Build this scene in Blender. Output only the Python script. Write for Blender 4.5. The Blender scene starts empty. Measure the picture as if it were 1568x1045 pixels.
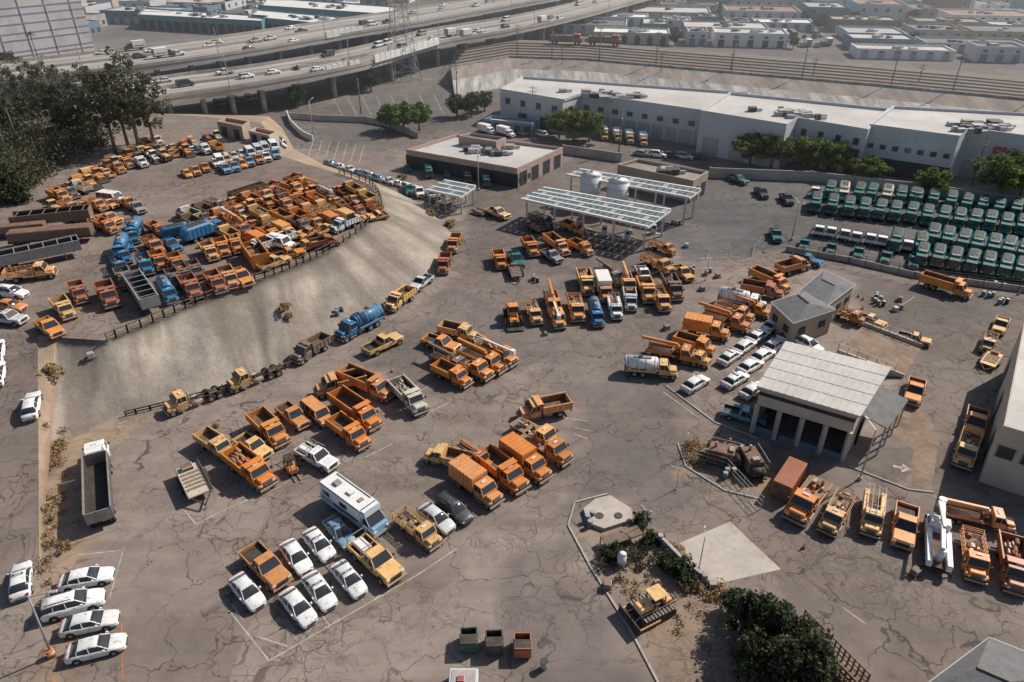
import bpy, bmesh, math, random
from mathutils import Vector, Matrix, geometry
from mathutils.bvhtree import BVHTree
R=random.Random(11)
sc=bpy.context.scene
# ------------------------------------------------------------------ camera model (drone, 56 m up, 31.4 deg down)
CH=56.0; PITCH=math.radians(31.4); F=1100.0
cP,sP=math.cos(PITCH),math.sin(PITCH)
CAM=Vector((0,0,CH))
def ray(u,v):
    a=(u-784)/F; b=-(v-522.5)/F
    return Vector((a,cP+b*sP,-sP+b*cP)).normalized()
def G(u,v,z=0.0):
    """survey point (photo measurement) -> metric position on the level plane z"""
    d=ray(u,v); t=(z-CH)/d.z
    return CAM+d*t
def proj(p):
    q=Vector(p)-CAM
    dep=q.y*cP-q.z*sP; up=q.y*sP+q.z*cP
    return (784+F*q.x/dep, 522.5-F*up/dep)
# ------------------------------------------------------------------ materials
def nodes(name):
    m=bpy.data.materials.new(name); m.use_nodes=True
    nt=m.node_tree; b=nt.nodes['Principled BSDF']
    return m,nt,b
def N(nt,t,**k):
    n=nt.nodes.new(t)
    for a,v in k.items(): setattr(n,a,v)
    return n
def L(nt,a,b): nt.links.new(a,b)
def noise(nt,coord,scale,detail=4,rough=.6):
    n=N(nt,'ShaderNodeTexNoise'); n.inputs['Scale'].default_value=scale; n.inputs['Detail'].default_value=detail
    n.inputs['Roughness'].default_value=rough
    L(nt,coord,n.inputs['Vector']); return n.outputs['Fac']
def rng(nt,x,a,b,c,d):
    n=N(nt,'ShaderNodeMapRange'); 
    for i,v in zip((1,2,3,4),(a,b,c,d)): n.inputs[i].default_value=v
    L(nt,x,n.inputs[0]); return n.outputs[0]
def mul(nt,col,fac):
    n=N(nt,'ShaderNodeVectorMath',operation='SCALE'); L(nt,col,n.inputs[0]); L(nt,fac,n.inputs['Scale']); return n.outputs[0]
def mixc(nt,f,a,b):
    n=N(nt,'ShaderNodeMix',data_type='RGBA')
    if hasattr(f,'links') : L(nt,f,n.inputs[0])
    else: n.inputs[0].default_value=f
    for s,i in ((a,6),(b,7)):
        if isinstance(s,tuple): n.inputs[i].default_value=(*s,1)
        else: L(nt,s,n.inputs[i])
    return n.outputs[2]
def math2(nt,op,a,b):
    n=N(nt,'ShaderNodeMath',operation=op)
    for s,i in ((a,0),(b,1)):
        if isinstance(s,(int,float)): n.inputs[i].default_value=s
        else: L(nt,s,n.inputs[i])
    return n.outputs[0]
def mk(name,col,rough=.8,metal=0.,var=.25,scale=.8,world=False,fine=6.0,bump=0.0,objcol=False,dirt=None,stretch=None,dl=.52):
    m,nt,b=nodes(name)
    tc=N(nt,'ShaderNodeTexCoord'); geo=N(nt,'ShaderNodeNewGeometry')
    co=geo.outputs['Position'] if world else tc.outputs['Object']
    if not world:
        oi=N(nt,'ShaderNodeObjectInfo'); ad=N(nt,'ShaderNodeVectorMath',operation='ADD')
        L(nt,co,ad.inputs[0]); sc_=N(nt,'ShaderNodeVectorMath',operation='SCALE'); sc_.inputs['Scale'].default_value=57.0
        cb=N(nt,'ShaderNodeCombineXYZ'); L(nt,oi.outputs['Random'],cb.inputs[0]); L(nt,oi.outputs['Random'],cb.inputs[1])
        L(nt,cb.outputs[0],sc_.inputs[0]); L(nt,sc_.outputs[0],ad.inputs[1]); co=ad.outputs[0]
    if stretch:
        mp=N(nt,'ShaderNodeMapping'); mp.inputs['Scale'].default_value=stretch; L(nt,co,mp.inputs[0]); co=mp.outputs[0]
    n1=rng(nt,noise(nt,co,scale,5),.3,.7,1-var,1+var)
    n2=rng(nt,noise(nt,co,fine,3),.25,.75,1-var*.5,1+var*.5)
    f=math2(nt,'MULTIPLY',n1,n2)
    if objcol:
        oi=N(nt,'ShaderNodeObjectInfo'); c=oi.outputs['Color']
    else:
        rgb=N(nt,'ShaderNodeRGB'); rgb.outputs[0].default_value=(*col,1); c=rgb.outputs[0]
    c=mul(nt,c,f)
    if dirt:
        dm=rng(nt,noise(nt,co,scale*2.3,6,.7),dl,dl+.16,0,.75); c=mixc(nt,dm,c,dirt)
    L(nt,c,b.inputs['Base Color'])
    b.inputs['Roughness'].default_value=rough; b.inputs['Metallic'].default_value=metal
    if bump:
        bp=N(nt,'ShaderNodeBump'); bp.inputs['Strength'].default_value=bump; bp.inputs['Distance'].default_value=.15
        L(nt,noise(nt,co,fine,5),bp.inputs['Height']); L(nt,bp.outputs[0],b.inputs['Normal'])
    return m
# vehicle slots
P,GL,TI,BK,GR,LI,RD,WD,DT,WH,BR=range(11)
VM=[mk('vehicle_paint',(1,1,1),.45,var=.14,scale=.9,objcol=True,dirt=(.24,.165,.11),dl=.53),
    mk('vehicle_glass',(.035,.04,.045),.1,var=.1),
    mk('tyre_rubber',(.022,.02,.018),.9),
    mk('chassis_black',(.045,.036,.03),.75,var=.4,dirt=(.14,.1,.07)),
    mk('steel_grey',(.30,.28,.26),.5,.2,var=.25,dirt=(.2,.12,.07)),
    mk('headlamp_lens',(.7,.7,.68),.2,var=.05),
    mk('tail_lamp',(.40,.02,.015),.3,var=.05),
    mk('bed_timber',(.24,.17,.12),.9,var=.35,stretch=(1,6,1)),
    mk('rusty_bed_floor',(.13,.085,.058),.95,var=.45,scale=1.5,dirt=(.27,.17,.09)),
    mk('white_paint',(.76,.75,.72),.45,var=.08,dirt=(.45,.40,.34),dl=.58),
    mk('aged_brown_steel',(.19,.105,.07),.8,var=.35)]
class MB:
    def __init__(s): s.bm=bmesh.new()
    def face(s,pts,m,smooth=False):
        f=s.bm.faces.new([s.bm.verts.new(p) for p in pts]); f.material_index=m; f.smooth=smooth; return f
    def hexa(s,v,m,bev=0):
        vs=[s.bm.verts.new(p) for p in v]
        fs=[s.bm.faces.new([vs[i] for i in q]) for q in ((3,2,1,0),(4,5,6,7),(0,1,5,4),(1,2,6,5),(2,3,7,6),(3,0,4,7))]
        for f in fs: f.material_index=m
        if bev:
            es=list({e for f in fs for e in f.edges})
            bmesh.ops.bevel(s.bm,geom=es,offset=bev,segments=1,affect='EDGES')
    def box(s,x0,x1,y0,y1,z0,z1,m,bev=0,t=(0,0,0)):
        a,b,c=t
        s.hexa([(x0,y0,z0),(x1,y0,z0),(x1,y1,z0),(x0,y1,z0),(x0+a,y0+c,z1),(x1-b,y0+c,z1),(x1-b,y1-c,z1),(x0+a,y1-c,z1)],m,bev)
    def beam(s,a,b,w,h,m):
        a=Vector(a);b=Vector(b);d=(b-a).normalized()
        up=Vector((0,0,1)) if abs(d.z)<.95 else Vector((1,0,0))
        r=d.cross(up).normalized()*w/2; q=r.cross(d).normalized()*h/2
        s.hexa([a-r-q,b-r-q,b+r-q,a+r-q,a-r+q,b-r+q,b+r+q,a+r+q],m)
    def cyl(s,a,b,r,m,n=10,r2=None,cap=True,smooth=True):
        a=Vector(a);b=Vector(b);d=(b-a).normalized(); r2=r if r2 is None else r2
        up=Vector((0,0,1)) if abs(d.z)<.9 else Vector((1,0,0))
        x=d.cross(up).normalized(); y=d.cross(x)
        A=[s.bm.verts.new(a+(x*math.cos(k*2*math.pi/n)+y*math.sin(k*2*math.pi/n))*r) for k in range(n)]
        B=[s.bm.verts.new(b+(x*math.cos(k*2*math.pi/n)+y*math.sin(k*2*math.pi/n))*r2) for k in range(n)]
        for k in range(n):
            f=s.bm.faces.new((A[k],A[(k+1)%n],B[(k+1)%n],B[k])); f.material_index=m; f.smooth=smooth
        if cap:
            f=s.bm.faces.new(A[::-1]); f.material_index=m
            f=s.bm.faces.new(B); f.material_index=m
    def loft(s,secs,mf,smooth=True):
        rows=[[s.bm.verts.new(p) for p in q] for q in secs]
        for i in range(len(rows)-1):
            for j in range(len(rows[i])-1):
                f=s.bm.faces.new((rows[i][j],rows[i+1][j],rows[i+1][j+1],rows[i][j+1]))
                f.material_index=mf(i,j); f.smooth=smooth
        for q in (rows[0],rows[-1]):
            f=s.bm.faces.new(q); f.material_index=mf(0,0)
    def wheel(s,x,y,r=.5,w=.28):
        sg=1 if y>0 else -1
        s.cyl((x,y-w/2,r),(x,y+w/2,r),r,TI,14)
        s.cyl((x,y+sg*(w/2),r),(x,y+sg*(w/2+.015),r),r*.55,GR,10)
    def mesh(s,name,mats):
        bmesh.ops.recalc_face_normals(s.bm,faces=s.bm.faces)
        me=bpy.data.meshes.new(name); s.bm.to_mesh(me); s.bm.free()
        for m in mats: me.materials.append(m)
        return me
def obj(name,me,loc=(0,0,0),rz=0,col=None,s=1,parent=None):
    o=bpy.data.objects.new(name,me); sc.collection.objects.link(o)
    o.location=loc; o.rotation_euler=(0,0,rz)
    o.scale=(s,s,s) if not isinstance(s,tuple) else s
    if col: o.color=(*col,1)
    if parent: o.parent=parent
    return o
# ------------------------------------------------------------------ vehicle templates (+X forward)
def car(style='sedan'):
    b=MB()
    xs=[-2.4,-2.33,-2.05,-1.5,-1.0,-.5,0,.5,1.0,1.5,2.0,2.25,2.4]
    zt=[.66,.86,.97,1.0,.98,.97,.96,.95,.94,.88,.80,.72,.52]
    wd=[.70,.80,.87,.9,.91,.91,.91,.91,.90,.89,.84,.76,.60]
    dz=.12 if style!='sedan' else 0
    secs=[]
    for x,z,w in zip(xs,zt,wd):
        z+=dz if x<1.2 else dz*.8
        h=[(w*.93,.24),(w,.42),(w*1.0,.68 if z>.75 else z*.9),(w*.95,z-.06),(w*.82,z)]
        secs.append([(x,y,zz) for y,zz in h]+[(x,0,z+.03)]+[(x,-y,zz) for y,zz in h[::-1]])
    b.loft(secs,lambda i,j:P)
    if style=='sedan': g=[(-1.95,.98),(-1.25,1.36),(-.6,1.46),(0,1.47),(.35,1.42),(1.15,.95)]
    else: g=[(-2.3,1.08),(-2.1,1.58),(-1.2,1.68),(0,1.69),(.35,1.62),(1.15,1.05)]
    k=len(g)-1; secs=[]
    for i,(x,z) in enumerate(g):
        t=(z-.95-dz)/(.5) if style=='sedan' else (z-1.05)/.63
        t=max(0,min(1,t)); wb=.80; wt=.80-.2*t
        secs.append([(x,wb,.94+dz),(x,wt+.03,max(z-.07,.945+dz)),(x,wt-.06,max(z,.95+dz)),(x,0,max(z,.95+dz)+.02),(x,-wt+.06,max(z,.95+dz)),(x,-wt-.03,max(z-.07,.945+dz)),(x,-wb,.94+dz)])
    def mf(i,j):
        if i==0 or i==k-1: return GL
        return GL if j in (0,5) else P
    b.loft(secs,mf)
    for sy in (1,-1):
        b.beam((-.35,sy*.8,.97+dz),(-.4,sy*.655,1.38+dz*1.6),.07,.03,P)
        b.beam((-1.35,sy*.79,.97+dz),(-1.3,sy*.66,1.3+dz*1.6),.09,.03,P)
        b.beam((1.12,sy*.79,.97+dz),(.38,sy*.6,1.40+dz*1.6),.07,.05,P)
        for x in (-1.45,1.45):
            b.cyl((x,sy*.80,.34),(x,sy*.918,.34),.39,BK,14); b.wheel(x,sy*.83,.33,.2)
        b.box(.75,.93,sy*.98-.08,sy*.98+.08,1.0+dz,1.12+dz,P)
        b.box(2.12,2.32,sy*.6-.13,sy*.6+.13,.6+dz*.5,.72+dz*.5,LI)
        b.box(-2.42,-2.25,sy*.66-.12,sy*.66+.12,.74+dz,.88+dz,RD)
        for x in (-.9,.2): b.box(x-.1,x+.1,sy*.915-.01,sy*.915+.01,.82+dz,.85+dz,BK)
        if style=='suv': b.box(-1.9,.1,sy*.5-.02,sy*.5+.02,1.7,1.76,BK)
    b.box(2.3,2.44,-.42,.42,.36,.56,BK); b.box(-2.43,-2.3,-.7,.7,.3,.45,BK); b.box(-2.44,-2.35,-.26,.26,.6,.72,GR)
    return b
def patrol():
    b=car('sedan'); b.box(-.25,.0,-.5,.5,1.49,1.57,BK,.02); b.box(-.22,-.03,-.25,.25,1.55,1.6,GR,.02)
    for sy in (1,-1): b.box(-.8,.5,sy*.918-.008,sy*.918+.008,.5,.75,GR)
    return b
def cab(b,x,W=2.2,H=2.4,c=P):
    w=W/2
    b.box(x,x+1.55,-w,w,.75,1.62,c,.05)
    b.box(x+.06,x+1.5,-w+.05,w-.05,1.61,H-.1,GL,0,(.03,.42,.1))
    b.box(x-.01,x+.12,-w+.06,w-.06,1.6,H-.1,c)
    for sy in (1,-1):
        b.beam((x+1.5,sy*(w-.06),1.6),(x+1.08,sy*(w-.15),H-.1),.1,.08,c)
        b.beam((x+.75,sy*(w-.045),1.6),(x+.72,sy*(w-.14),H-.1),.1,.05,c)
        b.box(x+1.6,x+2.5,sy*(w-.15)-.15,sy*(w-.15)+.15,.75,1.2,c,.07)
        b.wheel(x+2.05,sy*(w-.14),.48,.27)
        b.box(x+2.42,x+2.56,sy*(w-.38)-.15,sy*(w-.38)+.15,.95,1.15,LI)
        b.box(x+1.3,x+1.45,sy*(w+.16)-.1,sy*(w+.16)+.1,1.6,1.95,BK)
        b.box(x+.3,x+1.4,sy*w-.12,sy*w+.06,.5,.6,GR)
        b.box(x+.06,x+.08,sy*w-.01,sy*w+.012,.8,1.55,BK); b.box(x+1.4,x+1.42,sy*w-.01,sy*w+.012,.8,1.55,BK)
    b.box(x,x+1.15,-w+.1,w-.1,H-.11,H+.02,c,.05)
    b.box(x+1.5,x+2.58,-w+.24,w-.24,.75,1.52,c,.08,(0,.14,.1))
    b.box(x+1.46,x+1.6,-w+.3,w-.3,1.5,1.56,BK)
    b.box(x+2.5,x+2.62,-.5,.5,.82,1.3,BK)
    for z in (.92,1.05,1.18): b.box(x+2.6,x+2.635,-.48,.48,z,z+.04,GR)
    b.box(x+2.58,x+2.76,-w,w,.45,.7,GR,.03)
    b.box(x+.4,x+.6,-.3,.3,H+.02,H+.12,LI)
def chassis(b,x0,x1,axles,W=2.2):
    for sy in (.42,-.42): b.box(x0,x1,sy-.06,sy+.06,.66,.9,BK)
    n=int((x1-x0)/1.2)
    for i in range(n): b.box(x0+.3+i*1.2,x0+.4+i*1.2,-.36,.36,.7,.84,BK)
    for x in axles:
        for sy in (1,-1): b.wheel(x,sy*(W/2-.14),.5,.27); b.wheel(x,sy*(W/2-.48),.5,.27)
        b.cyl((x,-.6,.5),(x,.6,.5),.12,BK,8)
    b.box(axles[-1]+1.0,axles[-1]+2.0,.5,1.0,.5,.95,GR,.05)
    b.box(x0-.1,x0,-1,1,.55,.8,BK)
def tub(b,x0,x1,W,z0,z1,c=P,inner=DT,rib=True,guard=True):
    w=W/2;t=.09
    b.box(x0+t,x1-t,-w+t,w-t,z0,z0+.1,inner)
    b.box(x0,x1,-w,-w+t,z0-.02,z1,c); b.box(x0,x1,w-t,w,z0-.02,z1,c)
    b.box(x0,x0+t,-w+t,w-t,z0-.02,z1-.06,c); b.box(x1-t,x1,-w+t,w-t,z0-.02,z1+.15,c)
    for sy in (1,-1): b.box(x0+t+.01,x1-t-.01,sy*(w-t-.012)-.01,sy*(w-t-.012)+.01,z0+.1,z1-.1,inner)
    if rib:
        n=max(3,int((x1-x0)/.7))
        for i in range(n+1):
            x=x0+.06+(x1-x0-.12)*i/n
            for sy in (1,-1): b.box(x-.05,x+.05,sy*(w+.03)-.045,sy*(w+.03)+.045,z0,z1-.02,c)
        for sy in (1,-1): b.box(x0-.03,x1+.03,sy*(w+.02)-.07,sy*(w+.02)+.07,z1-.01,z1+.08,c)
        for sy in (-.6,0,.6): b.box(x0-.06,x0+.001,sy-.05,sy+.05,z0,z1-.08,c)
    if guard: 
        b.box(x1-.08,x1+.0,-w,w,z1+.14,z1+.55,c); b.box(x1-.02,x1+.75,-w+.1,w-.1,z1+.5,z1+.56,c)
def dump(Ln=6.8,hi=1.0,c=P,load=False):
    b=MB(); h=Ln/2; xb=h-2.76; chassis(b,-h,h-.4,[-h+1.5] if Ln<8 else [-h+1.3,-h+2.5]); cab(b,xb)
    tub(b,-h-.1,xb-.2,2.35,1.08,1.08+hi,c)
    if load:
        for i in range(14):
            x=R.uniform(-h+.4,xb-.7);y=R.uniform(-.8,.8);s=R.uniform(.3,.6)
            b.box(x-s,x+s,y-s*.5,y+s*.5,1.2,1.3+R.uniform(.3,.75),R.choice([DT,WD,BR,GR]),.08,(.1,.1,.1))
    return b
def chipper():
    b=MB(); h=3.4; xb=h-2.76; chassis(b,-h,h-.4,[-h+1.5]); cab(b,xb)
    x0,x1=-h-.1,xb-.15
    b.box(x0,x1,-1.18,1.18,1.05,2.95,P,.04,(0,0,.05))
    for i in range(7):
        x=x0+.15+(x1-x0-.3)*i/6
        for sy in (1,-1): b.box(x-.04,x+.04,sy*1.16-.06,sy*1.19+.06 if sy>0 else sy*1.16+.04,1.1,2.8,P)
        b.box(x-.04,x+.04,-1.05,1.05,2.94,3.0,P)
    b.box(x0-.04,x0-.005,-.95,.95,1.2,2.7,BK)
    return b
def boxtruck():
    b=MB(); h=3.7; xb=h-2.76; chassis(b,-h,h-.4,[-h+1.6]); cab(b,xb)
    b.box(-h-.1,xb-.1,-1.22,1.22,1.05,3.25,WH,.05); b.box(-h-.13,-h-.1,-1.05,1.05,1.2,3.1,GR)
    for sy in (1,-1): b.box(-h+.3,xb-.5,sy*1.22-.01,sy*1.22+.01,1.5,1.8,P)
    return b
def flat(stake=True,c=P):
    b=MB(); h=3.5; xb=h-2.76; chassis(b,-h,h-.4,[-h+1.5]); cab(b,xb)
    x0,x1=-h-.1,xb-.15
    b.box(x0,x1,-1.15,1.15,1.0,1.12,c); b.box(x0+.05,x1-.05,-1.08,1.08,1.125,1.15,WD)
    b.box(x1-.08,x1,-1.1,1.1,1.15,2.2,c)
    if stake:
        n=6
        for i in range(n+1):
            x=x0+.06+(x1-x0-.2)*i/n
            for sy in (1,-1): b.box(x-.04,x+.04,sy*1.1-.035,sy*1.1+.035,1.15,2.0,c)
        for z in (1.35,1.6,1.85):
            for sy in (1,-1): b.box(x0,x1-.1,sy*1.06-.02,sy*1.06+.02,z,z+.12,c)
            b.box(x0,x0+.04,-1.0,1.0,z,z+.12,c)
    for i in range(9):
        x=R.uniform(x0+.5,x1-.6); y=R.uniform(-.7,.7); s=R.uniform(.15,.4)
        b.box(x-s,x+s,y-s*.6,y+s*.6,1.16,1.3+R.uniform(.1,.5),R.choice([BK,GR,BR,P,WH,DT]),.03)
    return b
def service(boom=False):
    b=MB(); h=3.4; xb=h-2.76; chassis(b,-h,h-.4,[-h+1.5]); cab(b,xb)
    x0,x1=-h-.1,xb-.12
    for sy in (1,-1):
        b.box(x0,x1,sy*.92-.26,sy*.92+.26,.85,1.75,P,.03)
        for i in range(4): 
            x=x0+.1+i*(x1-x0-.1)/4; b.box(x,x+(x1-x0)/4-.12,sy*1.19-.015,sy*1.19+.015,.95,1.65,P)
            b.box(x+.2,x+.35,sy*1.21-.01,sy*1.21+.01,1.3,1.36,BK)
    b.box(x0+.02,x1-.02,-.65,.65,1.0,1.08,DT)
    if boom:
        b.cyl((x1-1.0,0,1.05),(x1-1.0,0,2.3),.28,P,10)
        b.beam((x1-1.0,0,2.35),(x0-.6,.1,2.75),.3,.34,P); b.beam((x0-.5,-.2,2.5),(xb+2.3,-.25,2.75),.24,.28,WH)
        b.box(xb+2.0,xb+2.8,-.6,.1,2.3,3.05,WH,.05)
        b.beam((x1-1.6,0,1.6),(x1-2.6,0,2.35),.12,.12,GR)
    else:
        for x in (x0+.3,x1-.3,x1+1.0):
            for sy in (1,-1): b.beam((x,sy*.95,1.75),(x,sy*.95,2.6),.06,.06,GR)
            b.beam((x,-.95,2.6),(x,.95,2.6),.06,.06,GR)
        for y in (-.95,.95,-.4,.2): b.beam((x0,y,2.66),(x1+1.2,y,2.66),.06,.05,GR)
        for i in range(9): b.beam((x0+.3+i*.4,-.4,2.68),(x0+.3+i*.4,.2,2.68),.04,.03,WD)
    return b
def bucket(raised=True):
    b=MB(); h=4.0; xb=h-2.76; chassis(b,-h,h-.4,[-h+1.5]); cab(b,xb)
    x0,x1=-h-.1,xb-.12
    for sy in (1,-1): b.box(x0,x1,sy*.92-.26,sy*.92+.26,.9,1.7,P,.03)
    b.box(x0+.02,x1-.02,-.65,.65,1.0,1.08,DT)
    b.cyl((x0+1.2,0,1.05),(x0+1.2,0,2.6),.4,WH,12)
    b.beam((x0+1.1,0,2.7),(xb+2.4,0,3.3),.38,.42,WH); b.beam((xb+2.3,.35,3.4),(x0+2.2,.35,4.6),.28,.3,WH)
    b.cyl((xb+2.9,.0,2.5),(xb+2.9,.0,3.5),.42,WH,12); b.beam((x0+2.0,0,1.8),(x0+3.2,0,2.9),.14,.14,GR)
    for sx in (x0+.4,x1-.5):
        for sy in (1,-1): b.beam((sx,sy*.9,.7),(sx,sy*1.45,.1),.14,.14,BK)
    return b
def tanker(c=P):
    b=MB(); h=3.8; xb=h-2.76; chassis(b,-h,h-.4,[-h+1.4,-h+2.6]); cab(b,xb)
    x0,x1=-h+.1,xb-.4
    b.cyl((x0,0,1.95),(x1,0,1.95),1.0,c,18); b.cyl((x0-.2,0,1.95),(x0,0,1.95),.75,c,18,r2=1.0); b.cyl((x1,0,1.95),(x1+.2,0,1.95),1.0,c,18,r2=.75)
    for i in range(4): 
        x=x0+.3+i*(x1-x0-.6)/3; b.cyl((x-.04,0,1.95),(x+.04,0,1.95),1.035,GR,18)
    b.box(x0+1,x1-.8,-.3,.3,2.9,3.02,GR); b.cyl((x0+2,0,2.9),(x0+2,0,3.15),.3,BK,10)
    for sy in (1,-1): b.box(x0,x1,sy*1.0-.15,sy*1.0+.15,.95,1.25,P,.03)
    b.box(-h-.1,-h+.1,-1,1,.9,2.0,BR)
    return b
def cabchassis():
    b=MB(); h=3.9; xb=h-2.76; chassis(b,-h,h-.4,[-h+1.0,-h+2.2]); cab(b,xb)
    b.cyl((xb-.25,.8,.9),(xb-.25,.8,2.8),.09,GR,8); b.box(-h+1.1,-h+2.1,-.5,.5,.92,1.05,BK,.03)
    for sy in (1,-1): b.cyl((xb-1.6,sy*.75,.65),(xb-.4,sy*.75,.65),.28,GR,12)
    return b
def cranetruck():
    b=MB(); h=3.8; xb=h-2.76; chassis(b,-h,h-.4,[-h+1.4]); cab(b,xb)
    x0,x1=-h-.1,xb-.15
    b.box(x0,x1,-1.15,1.15,1.0,1.14,BR); b.box(x1-.8,x1-.1,-.5,.5,1.15,1.7,BK,.04)
    b.cyl((x1-.45,0,1.7),(x1-.45,0,2.5),.25,P,10); b.beam((x1-.45,0,2.55),(x0-.8,0,2.7),.35,.4,P); b.beam((x0+.2,.0,2.5),(x0+.4,0,1.2),.1,.1,GR)
    for sy in (1,-1):
        b.box(x0,x1-1,sy*1.1-.04,sy*1.1+.04,1.14,1.5,P)
        b.beam((x1-.5,sy*.8,.9),(x1-.5,sy*1.4,.15),.16,.16,BK)
    for i in range(6): b.cyl((x0+.2,-.8+i*.25,1.22),(x1-1.1,-.8+i*.25,1.22),.08,R.choice([WD,GR,BR]),6)
    return b
def pickup(c=P,rack=False):
    b=MB()
    b.box(-2.7,-.6,-.95,.95,.5,.62,BK)
    tub(b,-2.75,-.55,1.95,.68,1.15,c,inner=BK,rib=False,guard=False)
    b.box(-.6,1.15,-.97,.97,.5,1.15,c,.06)
    b.box(-.5,1.1,-.92,.92,1.14,1.75,GL,0,(.18,.6,.18)); b.box(-.38,.52,-.76,.76,1.74,1.83,c,.04)
    for sy in (1,-1):
        b.beam((1.08,sy*.9,1.15),(.5,sy*.76,1.75),.08,.06,c); b.beam((.3,sy*.94,1.15),(.2,sy*.78,1.75),.08,.04,c); b.beam((-.48,sy*.9,1.15),(-.33,sy*.77,1.75),.12,.05,c)
        for x in (-1.7,1.85): b.cyl((x,sy*.8,.42),(x,sy*.985,.42),.47,BK,12); b.wheel(x,sy*.87,.4,.25)
        b.box(2.45,2.68,sy*.72-.16,sy*.72+.16,.85,1.02,LI); b.box(-2.8,-2.74,sy*.88-.07,sy*.88+.07,.85,1.1,RD)
        b.box(.85,1.0,sy*1.08-.1,sy*1.08+.1,1.12,1.3,BK)
    b.box(1.1,2.7,-.95,.95,.5,1.12,c,.08,(0,.1,.06)); b.box(2.64,2.73,-.5,.5,.65,1.0,BK); b.box(2.68,2.8,-.95,.95,.42,.6,GR,.03); b.box(-2.88,-2.76,-.9,.9,.45,.6,GR)
    if rack:
        for x in (-2.6,-.7):
            for sy in (1,-1): b.beam((x,sy*.9,1.1),(x,sy*.9,1.95),.06,.06,GR)
            b.beam((x,-.9,1.95),(x,.9,1.95),.06,.06,GR)
        for sy in (1,-1): b.beam((-2.75,sy*.9,1.98),(.6,sy*.9,1.98),.06,.05,GR)
        b.box(-2.5,-1,-.5,.4,.8,1.3,WH,.04)
    return b
def van():
    b=MB()
    b.box(-2.6,1.6,-.97,.97,.45,1.2,P,.07); b.box(-2.55,1.55,-.95,.95,1.19,1.95,GL,0,(.1,.55,.14)); b.box(-2.47,1.05,-.83,.83,1.93,2.05,P,.05)
    for sy in (1,-1):
        for x,x2 in ((-2.5,-2.42),(-1.3,-1.28),(0,0.0),(1.5,1.0)): b.beam((x,sy*.955,1.18),(x2,sy*.83,1.95),.16,.05,P)
        for x in (-1.7,1.75): b.cyl((x,sy*.8,.38),(x,sy*.985,.38),.43,BK,12); b.wheel(x,sy*.88,.36,.22)
        b.box(2.3,2.5,sy*.7-.15,sy*.7+.15,.8,.98,LI); b.box(-2.64,-2.58,sy*.85-.07,sy*.85+.07,.9,1.3,RD)
    b.box(1.55,2.5,-.93,.93,.45,1.15,P,.08,(0,.2,.08)); b.box(2.42,2.55,-.6,.6,.55,.8,BK); b.box(2.48,2.6,-.93,.93,.35,.5,BK)
    return b
def rv():
    b=MB(); h=4.4
    b.box(-h,2.6,-1.2,1.2,.6,3.1,WH,.12); b.box(2.4,4.3,-1.1,1.1,.55,1.5,P,.1,(0,.15,.08))
    b.box(2.5,3.8,-1.05,1.05,1.48,2.3,GL,0,(0,.75,.12)); b.box(2.2,3.1,-1.15,1.15,2.25,3.1,WH,.15)
    for sy in (1,-1):
        b.box(-h+.1,2.5,sy*1.205-.01,sy*1.205+.01,.9,1.7,P); b.box(-h+.6,-h+1.8,sy*1.21-.015,sy*1.21+.015,1.9,2.5,GL); b.box(-.9,.3,sy*1.21-.015,sy*1.21+.015,1.9,2.5,GL)
        b.box(-h+2.4,2.0,sy*1.218-.008,sy*1.218+.008,1.3,1.6,BK); b.box(-.5,2.2,sy*1.222-.008,sy*1.222+.008,1.0,1.25,WH)
        for x in (-2.6,3.4): b.wheel(x,sy*1.02,.42,.25)
        b.beam((3.75,sy*1.03,1.5),(3.05,sy*.92,2.3),.1,.08,P)
        b.box(4.2,4.33,sy*.8-.15,sy*.8+.15,.95,1.15,LI)
    b.box(4.25,4.42,-1.1,1.1,.45,.65,GR); b.box(-3,-2.2,-.4,.4,3.1,3.35,GR,.05); b.box(-.8,0,-.35,.35,3.1,3.32,WH,.05); b.box(1,1.5,-.3,.3,3.1,3.2,GR)
    b.box(-3.9,1.8,.9,.95,3.1,3.2,GR); b.box(-h-.05,-h,-.6,.6,.9,2.6,GL)
    return b
def refuse():
    b=MB(); h=4.1; chassis(b,-h,h-.4,[-h+1.6,-h+2.9],2.4)
    b.box(2.3,h,-1.2,1.2,.7,1.6,P,.06); b.box(2.35,h-.02,-1.16,1.16,1.6,2.6,GL,0,(.03,.18,.06)); b.box(2.3,h-.15,-1.12,1.12,2.58,2.8,P,.05)
    for sy in (1,-1):
        b.beam((h-.03,sy*1.13,1.6),(h-.2,sy*1.08,2.6),.1,.1,P); b.box(2.28,2.55,sy*1.12-.05,sy*1.12+.05,1.6,2.6,P)
        b.wheel(h-.8,sy*1.08,.5,.28); b.box(h-.02,h+.05,sy*.9-.15,sy*.9+.15,.95,1.15,LI); b.beam((h-.5,sy*1.3,1.5),(h+1.1,sy*1.3,1.3),.12,.2,BK)
    secs=[]
    for x,z,w in ((-h-.5,2.1,1.0),(-h,3.1,1.2),(-h+.5,3.35,1.22),(1.2,3.35,1.22),(1.4,3.1,1.2),(2.1,2.7,1.2)):
        secs.append([(x,w,1.0),(x,w,z-.35),(x,w-.3,z),(x,0,z+.06),(x,-w+.3,z),(x,-w,z-.35),(x,-w,1.0)])
    b.loft(secs,lambda i,j:P,False)
    b.box(-h+1.0,.6,-.75,.75,3.38,3.46,BK); b.box(.9,1.9,-.9,.9,2.95,3.3,GR,.04)
    for i in range(6):
        x=-h+.4+i*.95
        for sy in (1,-1): b.box(x-.05,x+.05,sy*1.24-.04,sy*1.24+.04,1.05,2.95,P)
    b.box(h+.02,h+.14,-1.2,1.2,.5,.8,BK)
    return b
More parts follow.
